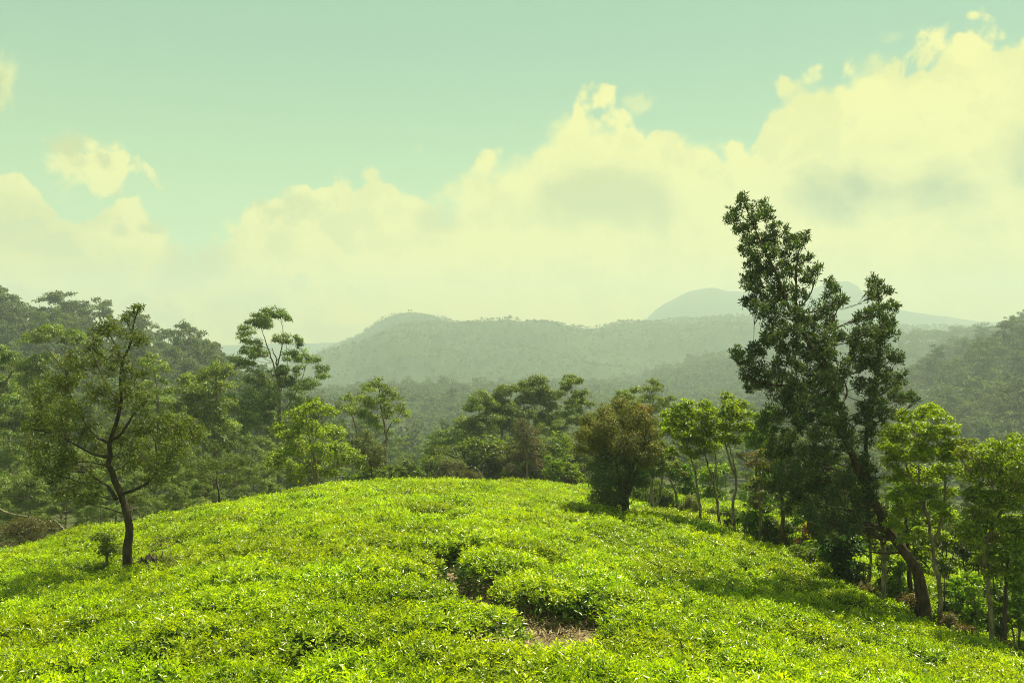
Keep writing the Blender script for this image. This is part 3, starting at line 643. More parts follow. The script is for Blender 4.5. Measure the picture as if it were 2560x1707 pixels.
# behind the brown tree
pxtree('eucalyptus_tree', 'eucalyptus with a pale feathered crown looking over the bushy brown tree', 'tree', 55, c4, [(640,1000),(650,700),(640,450),(640,300)], [(640,215,48),(600,255,42),(680,255,40),(540,270,42),(640,320,45),(690,330,28),(760,325,42),(725,355,35),(600,330,40),(650,400,50),(570,340,40)], 'euc', 51, .13, .03, bark=B_PALE, limbs_own=6, rscale=1.1, tint=(1.15, 1.1, .8))
pxtree('broadleaf_tree', 'slim light green tree just behind the top of the bushy brown tree', 'tree', 36, c4, [(440,1000),(440,700),(430,450)], [(430,300,50),(385,335,38),(480,315,42),(440,360,50),(400,400,50),(500,380,50)], 'olive', 52, .07, .02, lscale=1.3, limbs_own=3, tint=(1.1, 1.3, .9))

# ------------------------------------------------------------------ foreground trees
bA = hit(128, 568, tea_top); bA[2] = ground_z(bA[0], bA[1])
dA = bA[1]
pxtree('lone_tree', 'lone dark-trunked tree with thin feathery olive foliage standing in the tea', 'tree', dA, c1,
  [(632,1540),(634,1400),(620,1300),(600,1170),(560,1060),(538,980),(545,870),(590,720),(605,500),(640,380),(676,240)],
  [(655,245,28),(680,240,18),(620,290,30),(520,330,48),(480,350,36),(570,340,40),(660,370,42),(690,390,34),(450,430,36),(470,390,30),(330,540,80),(290,600,70),(380,500,60),(520,520,60),(440,500,60),(580,460,50),(650,540,60),(230,680,75),(380,700,70),(300,760,70),(470,640,60),(560,680,70),(640,640,60),(700,700,70),(200,830,70),(170,780,50),(200,920,65),(330,880,75),(420,820,60),(480,900,70),(560,860,50),(630,830,70),(700,800,60),(780,820,80),(860,800,65),(930,830,60),(980,850,40),(250,1030,75),(200,1000,50),(400,1040,75),(320,980,60),(700,960,75),(640,920,60),(830,960,70),(780,1040,60),(560,1000,55),(330,1130,55),(400,1180,40),(450,1130,55),(640,1160,45),(740,1090,50),(880,900,60)],
  'wattle', 61, .085, .01,
  extra=[([(606,1140),(660,1120,-.1),(720,1090,-.2),(770,1030,-.25),(830,975,-.3),(900,930,-.3)], .036, .008), ([(775,1030,-.25),(770,960,-.3),(760,890,-.3)], .03, .008), ([(542,900),(480,865,.2),(420,800,.3),(345,650,.5),(320,540,.6)], .032, .008),
         ([(545,960),(480,955,-.3),(420,930,-.5),(330,880,-.8)], .035, .008), ([(570,1170),(530,1110,.1),(470,1070,.3),(380,1000,.6),(260,1010,.8)], .04, .01), ([(548,880),(600,840,-.3),(650,760,-.5),(720,690,-.7)], .035, .008), ([(590,700),(540,640,.2),(490,540,.4),(450,440,.5)], .03, .008), ([(605,500),(570,420,-.1),(520,340,-.2)], .022, .006)],
  base=bA - np.array([0, 0, .05]), bark=B_DARK, limbs_own=12, k=12, rscale=1.1, tint=(1.05, 1.0, .9), rz=1.0, depth=.7, cover=.95)
bL = hit(926, 611, tea_top); bL[2] = ground_z(bL[0], bL[1]); dL = bL[1]
LT = [(210,100,30),(205,80,18),(170,170,36),(140,190,24),(195,230,36),(290,150,48),(325,165,36),(250,210,40),(240,270,34),(390,250,40),(430,280,36),(500,290,34),(515,275,24),(470,330,30),(330,290,45),(290,290,38),(230,330,36),(215,350,26),(280,370,40),(400,340,50),(340,370,45),(300,410,45),(250,400,32),(530,380,22),(490,390,30),(470,450,32),(510,480,30),(560,440,28),(575,430,20),(250,470,42),(300,470,48),(225,500,28),(380,470,50),(420,430,40),(545,490,26),(270,550,50),(240,590,36),(340,560,58),(430,540,50),(490,560,40),(280,630,40),(330,620,40),(630,500,26),(660,530,28),(635,560,28),(680,590,32),(650,610,30),(700,600,20),(560,630,50),(510,660,44),(430,650,58),(340,690,48),(390,720,48),(620,690,44),(660,740,46),(690,760,28),(610,770,48),(540,740,50),(480,760,48),(410,780,55),(300,810,46),(255,830,34),(330,790,40),(190,850,34),(175,870,22),(220,880,36),(270,900,56),(230,960,36),(250,1000,36),(300,980,46),(360,940,52),(330,1010,30),(440,870,58),(510,860,46),(570,850,48),(640,840,36),(650,860,28),(470,980,68),(420,1010,50),(540,950,58),(600,960,60),(690,970,48),(650,1010,46),(400,1090,66),(460,1080,60),(520,1100,80),(620,1100,66),(350,1150,50),(340,1200,50),(450,1200,80),(560,1200,80),(640,1190,50),(380,1300,66),(330,1280,40),(470,1330,85),(590,1300,80),(660,1330,50),(430,1420,76),(540,1440,85),(640,1420,60),(390,1480,60),(700,1430,60),(780,1430,66),(830,1460,44),(600,1520,80),(700,1530,80),(800,1540,60),(500,1540,70),(440,1560,60),
      (620,1620,80),(720,1620,70),(800,1620,50),(540,1640,66),(660,1700,66),(750,1690,55),(600,1720,50),(690,1180,46),(640,1040,46),(600,910,44),(730,1290,46),(770,1390,46),(560,830,44),(660,1110,44),(710,1230,44),(820,1500,44),(590,980,40)]
L2c = [(845,490,24),(870,510,28),(840,535,20),(905,540,24),(930,545,16),(830,575,24),(860,570,30),(945,620,28),(960,610,18),(885,640,40),(840,650,36),(800,670,34),(770,680,24),(935,690,34),(900,690,36),(880,740,50),(830,740,42),(945,760,32),(790,770,46),(750,800,36),(760,840,40),(870,830,54),(820,820,44),(945,860,42),(970,880,26),(830,900,54),(720,920,40),(890,930,54),(770,900,40),(960,970,46),(990,960,24),(870,1030,62),(800,1000,44),(960,1050,52),(1000,1070,30),(1040,1060,24),(1055,1085,20),(830,1110,54),(920,1120,46),(780,1170,34),(860,1190,50),(820,1260,40)]
pxtree('leaning_tree', 'tall dark tree with a thick bare trunk leaning over and a ragged two-peaked crown', 'tree', dL, c5,
  [(1105,2130),(1090,2010),(1055,1900),(1000,1810),(930,1720),(880,1620),(800,1500),(750,1350),(710,1250),(670,1100),(610,950),(540,800),(440,620),(360,430),(300,280),(215,110)],
  LT + [(c[0] + (-1) ** i * 38, c[1] + (i % 3 - 1) * 34, c[2] * .5) for i, c in enumerate(LT) if c[1] > 1380 and i % 3 == 0] + L2c, 'silky', 71, .115, .012,
  extra=[([(830,1560),(820,1400,.2),(815,1250,.3),(860,1050,.4),(875,850,.4),(885,700,.4),(870,520,.4)], .05, .01), ([(480,690),(470,560,-.2),(475,400,-.3),(500,300,-.3)], .035, .008), ([(610,950),(480,1000,-.3),(350,1000,-.5),(240,980,-.6)], .05, .008),
         ([(560,840),(640,700,.3),(680,620,.4)], .03, .008), ([(680,1120),(720,1040,.3),(700,960,.4)], .03, .01), ([(470,640),(540,560,.2),(570,450,.2)], .022, .006), ([(640,1020),(560,1080,-.4),(420,1090,-.8)], .04, .01)],
  base=bL - np.array([0, 0, .05]), bark=B_BROWN, limbs_own=14, k=14, rscale=1.14, depth=.6, rz=1.05, cover=1.0)
def row_tree(name, label, conv, trunk, clumps, style, seed, r0=.06, d=None, cat='tree', **kw):
    p = conv(*trunk[0][:2]); b = None
    if d is None:
        b = hit(p[0], p[1] + 2, tea_top, 9, 36); b[2] = ground_z(b[0], b[1]); d = b[1]; b = b - np.array([0, 0, .05])
    return pxtree(name, label, cat, d, conv, trunk, clumps, style, seed, r0, .015, base=b, **kw)
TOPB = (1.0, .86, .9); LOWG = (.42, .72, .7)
row_tree('bushy_tree', 'bushy brown-leaved tree with a dark multi-stemmed trunk at the far end of the row', c4, [(450,1090),(450,960),(465,860),(500,760),(540,680)],
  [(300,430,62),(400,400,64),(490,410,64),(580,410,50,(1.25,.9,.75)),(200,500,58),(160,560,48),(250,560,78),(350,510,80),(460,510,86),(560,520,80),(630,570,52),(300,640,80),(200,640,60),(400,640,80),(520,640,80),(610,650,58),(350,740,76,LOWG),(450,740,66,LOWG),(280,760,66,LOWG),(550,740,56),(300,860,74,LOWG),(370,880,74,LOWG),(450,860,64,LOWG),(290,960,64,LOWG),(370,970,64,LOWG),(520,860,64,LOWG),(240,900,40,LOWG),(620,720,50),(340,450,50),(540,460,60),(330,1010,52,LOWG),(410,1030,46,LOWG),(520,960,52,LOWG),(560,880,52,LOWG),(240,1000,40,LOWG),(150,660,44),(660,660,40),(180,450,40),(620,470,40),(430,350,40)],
  'brown', 81, .11, extra=[([(452,1060),(420,950),(395,820),(370,680)], .08, .02), ([(455,1000),(500,880),(560,740),(590,600)], .07, .02), ([(448,1080),(415,1010),(400,940)], .07, .03)], bark=B_DARK, limbs_own=6, rscale=1.3, cover=.9, lscale=1.1, depth=.6, tint=None)
row_tree('broadleaf_tree', 'slim bright green tree with a crooked pale trunk, first after the brown tree', c4, [(972,1145),(960,1050),(940,900),(920,780),(890,700)],
  [(760,450,52),(830,395,52),(880,365,42),(900,450,72),(800,520,72),(880,540,72),(755,560,50),(850,620,62),(930,600,60),(780,690,42),(725,500,40),(820,460,50),(860,690,40)], 'broad', 82, .045, bark=B_PALE, limbs_own=5, rscale=1.28)
row_tree('broadleaf_tree', 'slim bright green tree forking low on a pale trunk, second after the brown tree', c4, [(1112,1165),(1080,1020),(1050,880),(1015,770),(990,680)],
  [(1000,365,42),(1030,420,52),(970,450,52),(1050,500,62),(980,540,62),(1040,590,55),(960,640,52),(1060,660,46),(1000,690,44),(940,720,40)], 'broad', 83, .045, extra=[([(1060,920),(1075,820),(1070,700)], .035, .012)], bark=B_PALE, limbs_own=5, rscale=1.28)
row_tree('broadleaf_tree', 'slim bright green tree with the straightest pale trunk, third after the brown tree', c4, [(1212,1200),(1190,1080),(1210,900),(1195,760),(1165,650)],
  [(1140,320,42),(1160,375,46),(1240,370,42),(1120,440,54),(1200,450,64),(1270,430,42),(1180,530,56),(1250,540,52),(1110,530,46),(1200,620,52),(1140,600,46),(1285,500,34)], 'broad', 84, .045, extra=[([(1205,860),(1160,720),(1120,560)], .035, .012)], bark=B_PALE, limbs_own=5, rscale=1.28)
row_tree('small_tree', 'thin olive tree with twin grey stems tucked beside the bushy brown tree', c4, [(640,1075),(632,960),(625,850),(600,740)], [(680,640,46),(700,720,46),(640,760,55),(720,780,46),(600,800,46),(600,700,46),(660,840,40)], 'olive', 85, .07, extra=[([(660,1060),(690,960),(708,800),(690,690)], .05, .015)], bark=B_PALE, limbs_own=3, rscale=1.1)
row_tree('small_tree', 'thin bent olive tree with a slanting stem between the brown tree and the green ones', c4, [(822,1075),(792,960),(752,860),(742,760)], [(760,740,46),(800,790,44),(700,820,40),(740,690,40),(850,840,36)], 'olive', 86, .05, bark=B_GREY, limbs_own=3, rscale=1.1)
row_tree('broadleaf_tree', 'very bright lime-green tree glowing behind the dry grey-crowned tree', c4, [(1345,1050),(1350,800),(1350,650)], [(1340,640,52),(1390,600,46),(1300,600,46),(1385,660,46),(1310,520,46),(1400,490,46),(1420,430,36),(1360,450,40),(1340,570,50),(1430,560,40)], 'lime', 87, .06, d=29, lscale=1.1, limbs_own=3, rscale=1.1)
row_tree('small_tree', 'small tree with a flat dry grey-tan crown beside the dark leaning tree', c4, [(1387,1030),(1385,900),(1370,800),(1350,740)], [(1290,715,46),(1240,720,30),(1370,710,55),(1440,735,44),(1330,765,44),(1410,785,44),(1470,770,30),(1300,770,30)], 'grey', 88, .05, d=22.5, bark=B_GREY, limbs_own=4, rscale=1.12, rz=.5, cover=1.5)
row_tree('broadleaf_tree', 'mid green tree with a twisted black-and-pale trunk just beyond the leaning trunk', c6, [(1112,1320),(1122,1190),(1092,1040),(1075,900),(1060,780),(1020,650),(1000,480)],
  [(850,300,64),(950,220,56),(1050,180,46),(1120,220,48),(900,370,74),(1000,310,74),(1100,330,66),(1170,290,42),(880,470,66),(1000,440,76),(1110,430,66),(900,560,66),(1010,560,66),(1130,540,58),(1050,660,58),(950,650,58),(1110,720,42),(880,680,42),(1170,400,48),(830,400,50),(1200,360,30),(1190,500,40),(900,760,50),(1000,740,50),(1080,800,45),(860,820,40),(1170,640,44),(1150,760,36),(1020,860,40),(930,900,36),(1130,880,36),(1060,960,30)], 'broad', 89, .045, extra=[([(1080,930),(1130,780),(1150,600),(1140,420)], .04, .012), ([(1060,780),(1000,640),(930,480),(900,340)], .035, .01)], bark=B_PALE, limbs_own=6, rscale=1.38, tint=(1.08, 1.06, 1.1), lscale=.68, cover=1.15, depth=.6)
row_tree('broadleaf_tree', 'full bright green tree whose crown runs out of the picture beside the dark leaning tree', c6, [(1412,1430),(1400,1250),(1382,1080),(1368,900),(1380,760),(1420,600)],
  [(1280,380,54,(1.0,.86,.9)),(1240,430,48,(1.0,.86,.9)),(1340,440,66),(1430,410,66),(1500,380,52),(1560,340,44),(1400,520,76),(1500,490,76),(1580,450,70),(1330,560,66),(1450,600,78),(1550,590,70),(1300,660,58),(1400,700,76),(1500,710,76),(1590,690,72),(1300,760,50),(1420,810,66),(1520,840,66),(1590,810,56),(1340,850,42),(1640,560,80),(1660,420,70),(1680,700,80),(1640,840,60),(1290,500,40),(1300,900,56),(1400,900,60),(1500,930,66),(1570,900,66),(1450,990,46),(1280,840,44),(1540,1000,50),(1340,1010,40),(1480,1080,40),(1400,1090,34)], 'broad', 90, .045, extra=[([(1370,920),(1450,760),(1540,600),(1580,480)], .04, .012)], bark=B_PALE, limbs_own=6, rscale=1.36, depth=.5, lscale=.7, cover=1.0, tint=(1.12, 1.1, 1.0))
row_tree('small_tree', 'thin dark-stemmed green tree at the edge of the picture nearest the tea slope', c6, [(1482,1460),(1482,1300),(1490,1150),(1505,980)], [(1500,980,60),(1570,950,60),(1430,980,50),(1560,1060,45),(1600,880,55),(1470,1060,36),(1640,1000,60),(1530,1120,36)], 'broad', 91, .05, bark=B_DARK, limbs_own=3, tint=(.8, .85, 1), rscale=1.1)
row_tree('small_tree', 'thin straight grey-stemmed tree standing under the leaning crown', c6, [(805,1215),(805,1050),(800,920),(745,820),(700,720)], [(700,760,44),(680,840,36),(740,860,40),(860,780,36),(690,690,44),(780,880,30)], 'olive', 92, .06, extra=[([(800,930),(840,840),(860,770)], .025, .01)], bark=B_PALE, limbs_own=3, rscale=1.1)
row_tree('small_tree', 'thin crooked stem with sparse leaves in the deep shade of the leaning crown', c6, [(720,1090),(732,980),(722,880),(708,800)], [(700,800,36),(740,760,36),(670,860,34),(720,900,26)], 'olive', 93, .035, bark=B_GREY, limbs_own=2, rscale=1.1)
row_tree('small_tree', 'dark slender tree half hidden behind the leaning trunk', c6, [(960,1190),(950,1080),(937,900),(930,780),(922,640)], [(930,600,62),(900,720,52),(960,740,52),(940,660,52),(880,640,44),(990,820,40),(930,830,44)], 'broad', 94, .06, bark=B_DARK, limbs_own=3, tint=(.7, .78, 1), rscale=1.1)
row_tree('small_tree', 'dark olive tree with a reddish stem under the near side of the leaning crown', c6, [(242,910),(240,760),(232,640),(210,540)], [(230,560,52),(180,600,44),(250,480,62),(200,500,52),(160,420,52),(280,620,44),(150,500,40),(300,540,44)], 'olive', 95, .06, bark=B_BROWN, limbs_own=3, tint=(.75, .75, .8), rscale=1.1)
row_tree('small_tree', 'thin leaning sapling between the dry grey crown and the dark olive tree', c6, [(105,870),(110,740),(95,620)], [(100,570,36),(60,600,30),(130,640,30),(90,700,36)], 'olive', 96, .035, bark=B_GREY, limbs_own=2, rscale=1.1)
row_tree('small_tree', 'small feathery tree with fanned thin branches below the forest behind the lone tree', c1, [(1075,1240),(1075,1190),(1070,1130),(1060,1080)], [(940,990,60),(880,960,45),(1000,1000,55),(1060,1000,55),(1130,1000,55),(1200,980,50),(1010,1060,50),(1110,1060,45),(930,1050,40)], 'wattle', 97, .045, d=28, bark=B_DARK, limbs_own=6, rz=.5, cover=.9)

# shrubs and weeds along the row
def shrub(label, px, row, w, h, style, seed, tint=None, name='shrub', cat='shrub', n=7, lscale=1.0, cover=1.0, group=None, d=None):
    """w, h in frame pixels; stands on the ground at that pixel"""
    if d is None:
        b = hit(px, row, tea_top, 8, 36)
    else: b = onground(px, d)
    b[2] = ground_z(b[0], b[1]); d = b[1]; rg = np.random.default_rng(seed); W, H = w / F * d, h / F * d + BUSH * (d < 37) * .8
    cl = []
    for i in range(n):
        f = rg.uniform(.25, .85); a = rg.uniform(0, 6.28); q = W * .36 * rg.uniform(.2, 1)
        cl.append((b + np.array([math.cos(a) * q, math.sin(a) * q, H * f]), min(W, H * 1.4) * rg.uniform(.22, .32), .85, tint))
    cl.append((b + np.array([0, 0, H * .82]), min(W, H) * .27, .8, tint))
    st = [([b, b + np.array([W * .03, 0, H * .3]), b + np.array([W * .05, .02, H * .7])], .014 + .01 * H, .006)]
    for k in range(3):
        a = rg.uniform(0, 6.28); st.append(([b, b + np.array([math.cos(a) * W * .12, math.sin(a) * W * .12, H * .35]), b + np.array([math.cos(a) * W * .3, math.sin(a) * W * .3, H * .72])], .012 + .006 * H, .005))
    return place(name, label, cat, b, tree_data(b, st, cl, style, seed, B_GREY, lscale=lscale, cover=cover, limbs_own=2, k=6), group=group)
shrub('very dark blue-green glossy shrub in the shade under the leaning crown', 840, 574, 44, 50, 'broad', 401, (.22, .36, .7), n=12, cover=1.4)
shrub('reddish-brown leaved shrub under the leaning crown', 812, 548, 30, 44, 'brown', 402, (1.3, .6, .6), n=8, lscale=1.3)
shrub('leafy green bush filling the gap after the third slim green tree', 752, 532, 32, 30, 'broad', 403, (.6, .75, .9), n=9)
shrub('small green bush between the dry grey-crowned tree and the dark olive tree', 772, 538, 26, 28, 'olive', 404, (.9, 1.1, .9), n=8)
shrub('low green bush at the foot of the thin bent olive tree', 668, 508, 28, 22, 'olive', 405, (1, 1.2, .9), n=8)
shrub('twiggy brown bush at the foot of the first slim green tree', 690, 514, 24, 24, 'brown', 406, (.8, .9, .9), n=7)
shrub('leafy bush behind the twisted trunk beyond the leaning tree', 960, 614, 36, 40, 'broad', 407, (.8, .9, 1), n=9)
shrub('leafy green bush beside the trunk of the full bright green tree', 975, 622, 34, 36, 'broad', 408, (.75, .85, 1), n=9)
shrub('green bush at the picture edge behind the thin dark-stemmed tree', 1014, 622, 34, 50, 'broad', 409, (.85, .95, 1), n=9)
shrub('dry brown weeds around the foot of the leaning trunk', 905, 604, 30, 16, 'brown', 410, (1.0, .8, .9), 'weeds', 'weeds', lscale=1.1)
shrub('dry brown weeds between the grey-stemmed tree and the dark shrub', 872, 592, 26, 14, 'brown', 411, (.9, .75, .9), 'weeds', 'weeds', lscale=1.1)
shrub('dry tan weeds beside the foot of the twisted trunk', 950, 622, 28, 16, 'grey', 412, (.85, .8, .8), 'weeds', 'weeds', cover=1.4)
shrub('dry tan weeds between the twisted trunk and the full bright green tree', 968, 630, 22, 12, 'grey', 413, (1, .85, .8), 'weeds', 'weeds', cover=1.4)
shrub('dry brown weeds at the very end of the row by the picture edge', 1006, 646, 30, 14, 'brown', 414, (1.2, .9, 1), 'weeds', 'weeds', lscale=1.1)
shrub('thin green weeds below the reddish shrub', 800, 556, 30, 16, 'olive', 415, (1, 1.1, .9), 'weeds', 'weeds', cover=.8)
shrub('wispy pale grey shrublet beside the lone tree trunk', 160, 566, 40, 40, 'grey', 416, (1.3, 1.6, .9), n=9, cover=.45, lscale=.8)
shrub('leafy dark green sapling on the shaded side of the lone tree trunk', 106, 566, 32, 44, 'olive', 417, (.9, 1.1, .8), n=7, cover=.4, lscale=.9)
shrub('grey-brown twiggy bush behind the tea in the lower corner', 28, 560, 70, 44, 'grey', 418, (.72, .74, .62), n=10, d=26, cover=.75, lscale=1.3)
shrub('grey-green twiggy bush beside the grey-brown one, cut by the picture edge', -6, 560, 50, 58, 'grey', 419, (.6, .75, .6), n=8, d=29, cover=.75, lscale=1.3)

G5 = 'bushes crowding the foot of the central eucalyptus clump'
for i, (px, top, d, w, st_, tn) in enumerate(((432,452,47,60,'olive',(.8,.85,.8)),(462,440,49,66,'olive',(.7,.75,.75)),(492,428,50,64,'broad',(.5,.5,.8)),(520,432,48,60,'olive',(.75,.8,.75)),(548,430,50,64,'broad',(.5,.52,.8)),(576,440,48,60,'olive',(.8,.85,.8)),(600,436,46,50,'olive',(.75,.8,.8)),(415,462,44,44,'lime',(.55,.6,.8)),(372,460,42,50,'broad',(.55,.6,.8)))):
    b_ = onground(px, d); shrub('dense leafy bush crowding the foot of the central eucalyptus clump', px, 0, w, CY - F * b_[2] / d - top, st_, 480 + i, tn, n=16, lscale=2.1, cover=.62, d=d, group=G5)
for i, (px, row, w, h, st_, tn) in enumerate(((648,503,22,18,'olive',(1,1.15,.9)),(676,510,20,16,'broad',(.7,.8,.9)),(712,519,18,14,'brown',(.8,.9,.9)),(730,524,20,20,'olive',(.8,1,.9)),(762,534,22,24,'broad',(.6,.75,.9)),(788,543,24,26,'olive',(.8,.95,.9)),(822,556,26,22,'broad',(.6,.75,.9)),
    (856,578,26,20,'olive',(.8,.95,.9)),(892,592,24,22,'broad',(.7,.8,.9)),(925,600,20,18,'olive',(.9,1,.9)),(948,606,24,30,'broad',(.7,.8,.9)),(992,630,26,24,'olive',(.8,1,.9)))):
    shrub('low leafy undergrowth bush among the trunks of the row of slim trees', px, row - 2, w * 1.25, h, st_, 430 + i, tn, n=7, lscale=1.3, cover=.7, group='undergrowth bushes among the trunks of the row')

for i, (px, row, w, h, st_, tn) in enumerate(((884,594,24,62,'olive',(.8,1,.9)),(900,601,22,50,'broad',(.7,.85,.9)),(944,614,24,70,'olive',(.9,1.1,.9)),(958,621,22,54,'broad',(.7,.85,.9)),(978,628,26,66,'broad',(.75,.9,.9)),(1000,640,24,60,'olive',(.9,1.1,.9)),(1018,646,30,80,'broad',(.8,.95,.9)),(770,540,20,44,'olive',(.8,1,.9)),(802,551,22,46,'broad',(.6,.75,.9)),(660,508,18,34,'olive',(.9,1.1,.9)))):
    shrub('thin upright leafy sapling crowded among the trunks of the row', px, row - 3, w, h, st_, 520 + i, tn, n=9, lscale=1.2, cover=.6, name='sapling', group='saplings crowded among the trunks of the row')
for i, (px, d, w, h, st_) in enumerate(((648,34,40,46,'lime'),(684,34,36,40,'lime'),(716,33,34,44,'broad'),(764,31,40,48,'lime'),(800,31,40,40,'broad'),(858,30,44,60,'broad'),(900,29.5,40,60,'lime'),(1000,28,50,66,'broad'),(880,24,44,66,'olive'),(912,23,40,80,'broad'),(945,22.5,46,84,'broad'),(972,21.5,44,90,'olive'),(1000,21,50,100,'broad'),(1030,20,60,110,'broad'),(985,26,50,90,'olive'),(830,27,40,60,'olive'),(606,36,40,40,'olive'))):
    shrub('bright leafy bush on the far side of the row of slim trees, glowing between trunks', px, 0, w, h, st_, 460 + i, (.8, .85, .9), n=9, lscale=1.3, cover=.7, d=d, group='bright bushes behind the trunks of the row')

def branch(name, label, pts, r, mat, rg):
    b = np.asarray(pts[0], float); p = smooth_path(np.asarray(pts) - b, 14); p[1:-1] += rg.normal(0, .025, (12, 3))
    V, Q = tubes(p[None], np.linspace(r, r * .4, 14)[None], 7)
    data = [('limb', mesh_from('limb', V, Q, 4, mat, smooth=True), -1, None)]
    for k in (4, 8, 10):
        e = p[k] + unit(rg.normal(0, 1, (1, 3)))[0] * .45
        V, Q = tubes(np.stack([p[k], (p[k] + e) / 2 + .04, e])[None], np.array([[r * .5, r * .35, r * .2]]), 5)
        data.append(('twig', mesh_from('twig', V, Q, 4, mat), -1, None))
    place(name, label, 'branch', b, data)
branch('dead_branch', 'bleached bare branch sticking out of the forest at the picture edge', [at(-10, 507, 27), at(12, 513, 26.5), at(32, 517, 26), at(46, 522, 26)], .035, B_PALE, RNG)
branch('dead_branch', 'bleached broken branch lying against the tea behind the lone tree', [at(72, 537, 25.4), at(64, 529, 25.6), at(56, 522, 26), at(48, 520, 26.4)], .035, B_PALE, RNG)
def stump():
    b = hit(148, 568, tea_top); b[2] = ground_z(b[0], b[1]); k = 12; a = np.arange(k) / k * 2 * pi
    rg = np.random.default_rng(5); R = np.array([.26, .2, .17, .16, .02]); Z = np.array([-.1, .1, .45, .72, .66]); V = []
    for i, (r, z) in enumerate(zip(R, Z)):
        rr = r * (1 + rg.normal(0, .1, k)); V.append(np.c_[np.cos(a) * rr, np.sin(a) * rr, z + (rg.normal(0, .07, k) if i > 2 else np.zeros(k))])
    i = np.arange(4)[:, None]; j = np.arange(k)[None]
    Q = np.stack([i * k + j, i * k + (j + 1) % k, (i + 1) * k + (j + 1) % k, (i + 1) * k + j], -1).reshape(-1)
    o = ob('tree_stump', mesh_from('tree_stump', np.vstack(V), Q, 4, B_DARK), None, b)
    tag(o, 'dark broken stump in the tea at the foot of the lone tree', 'stump')
stump()

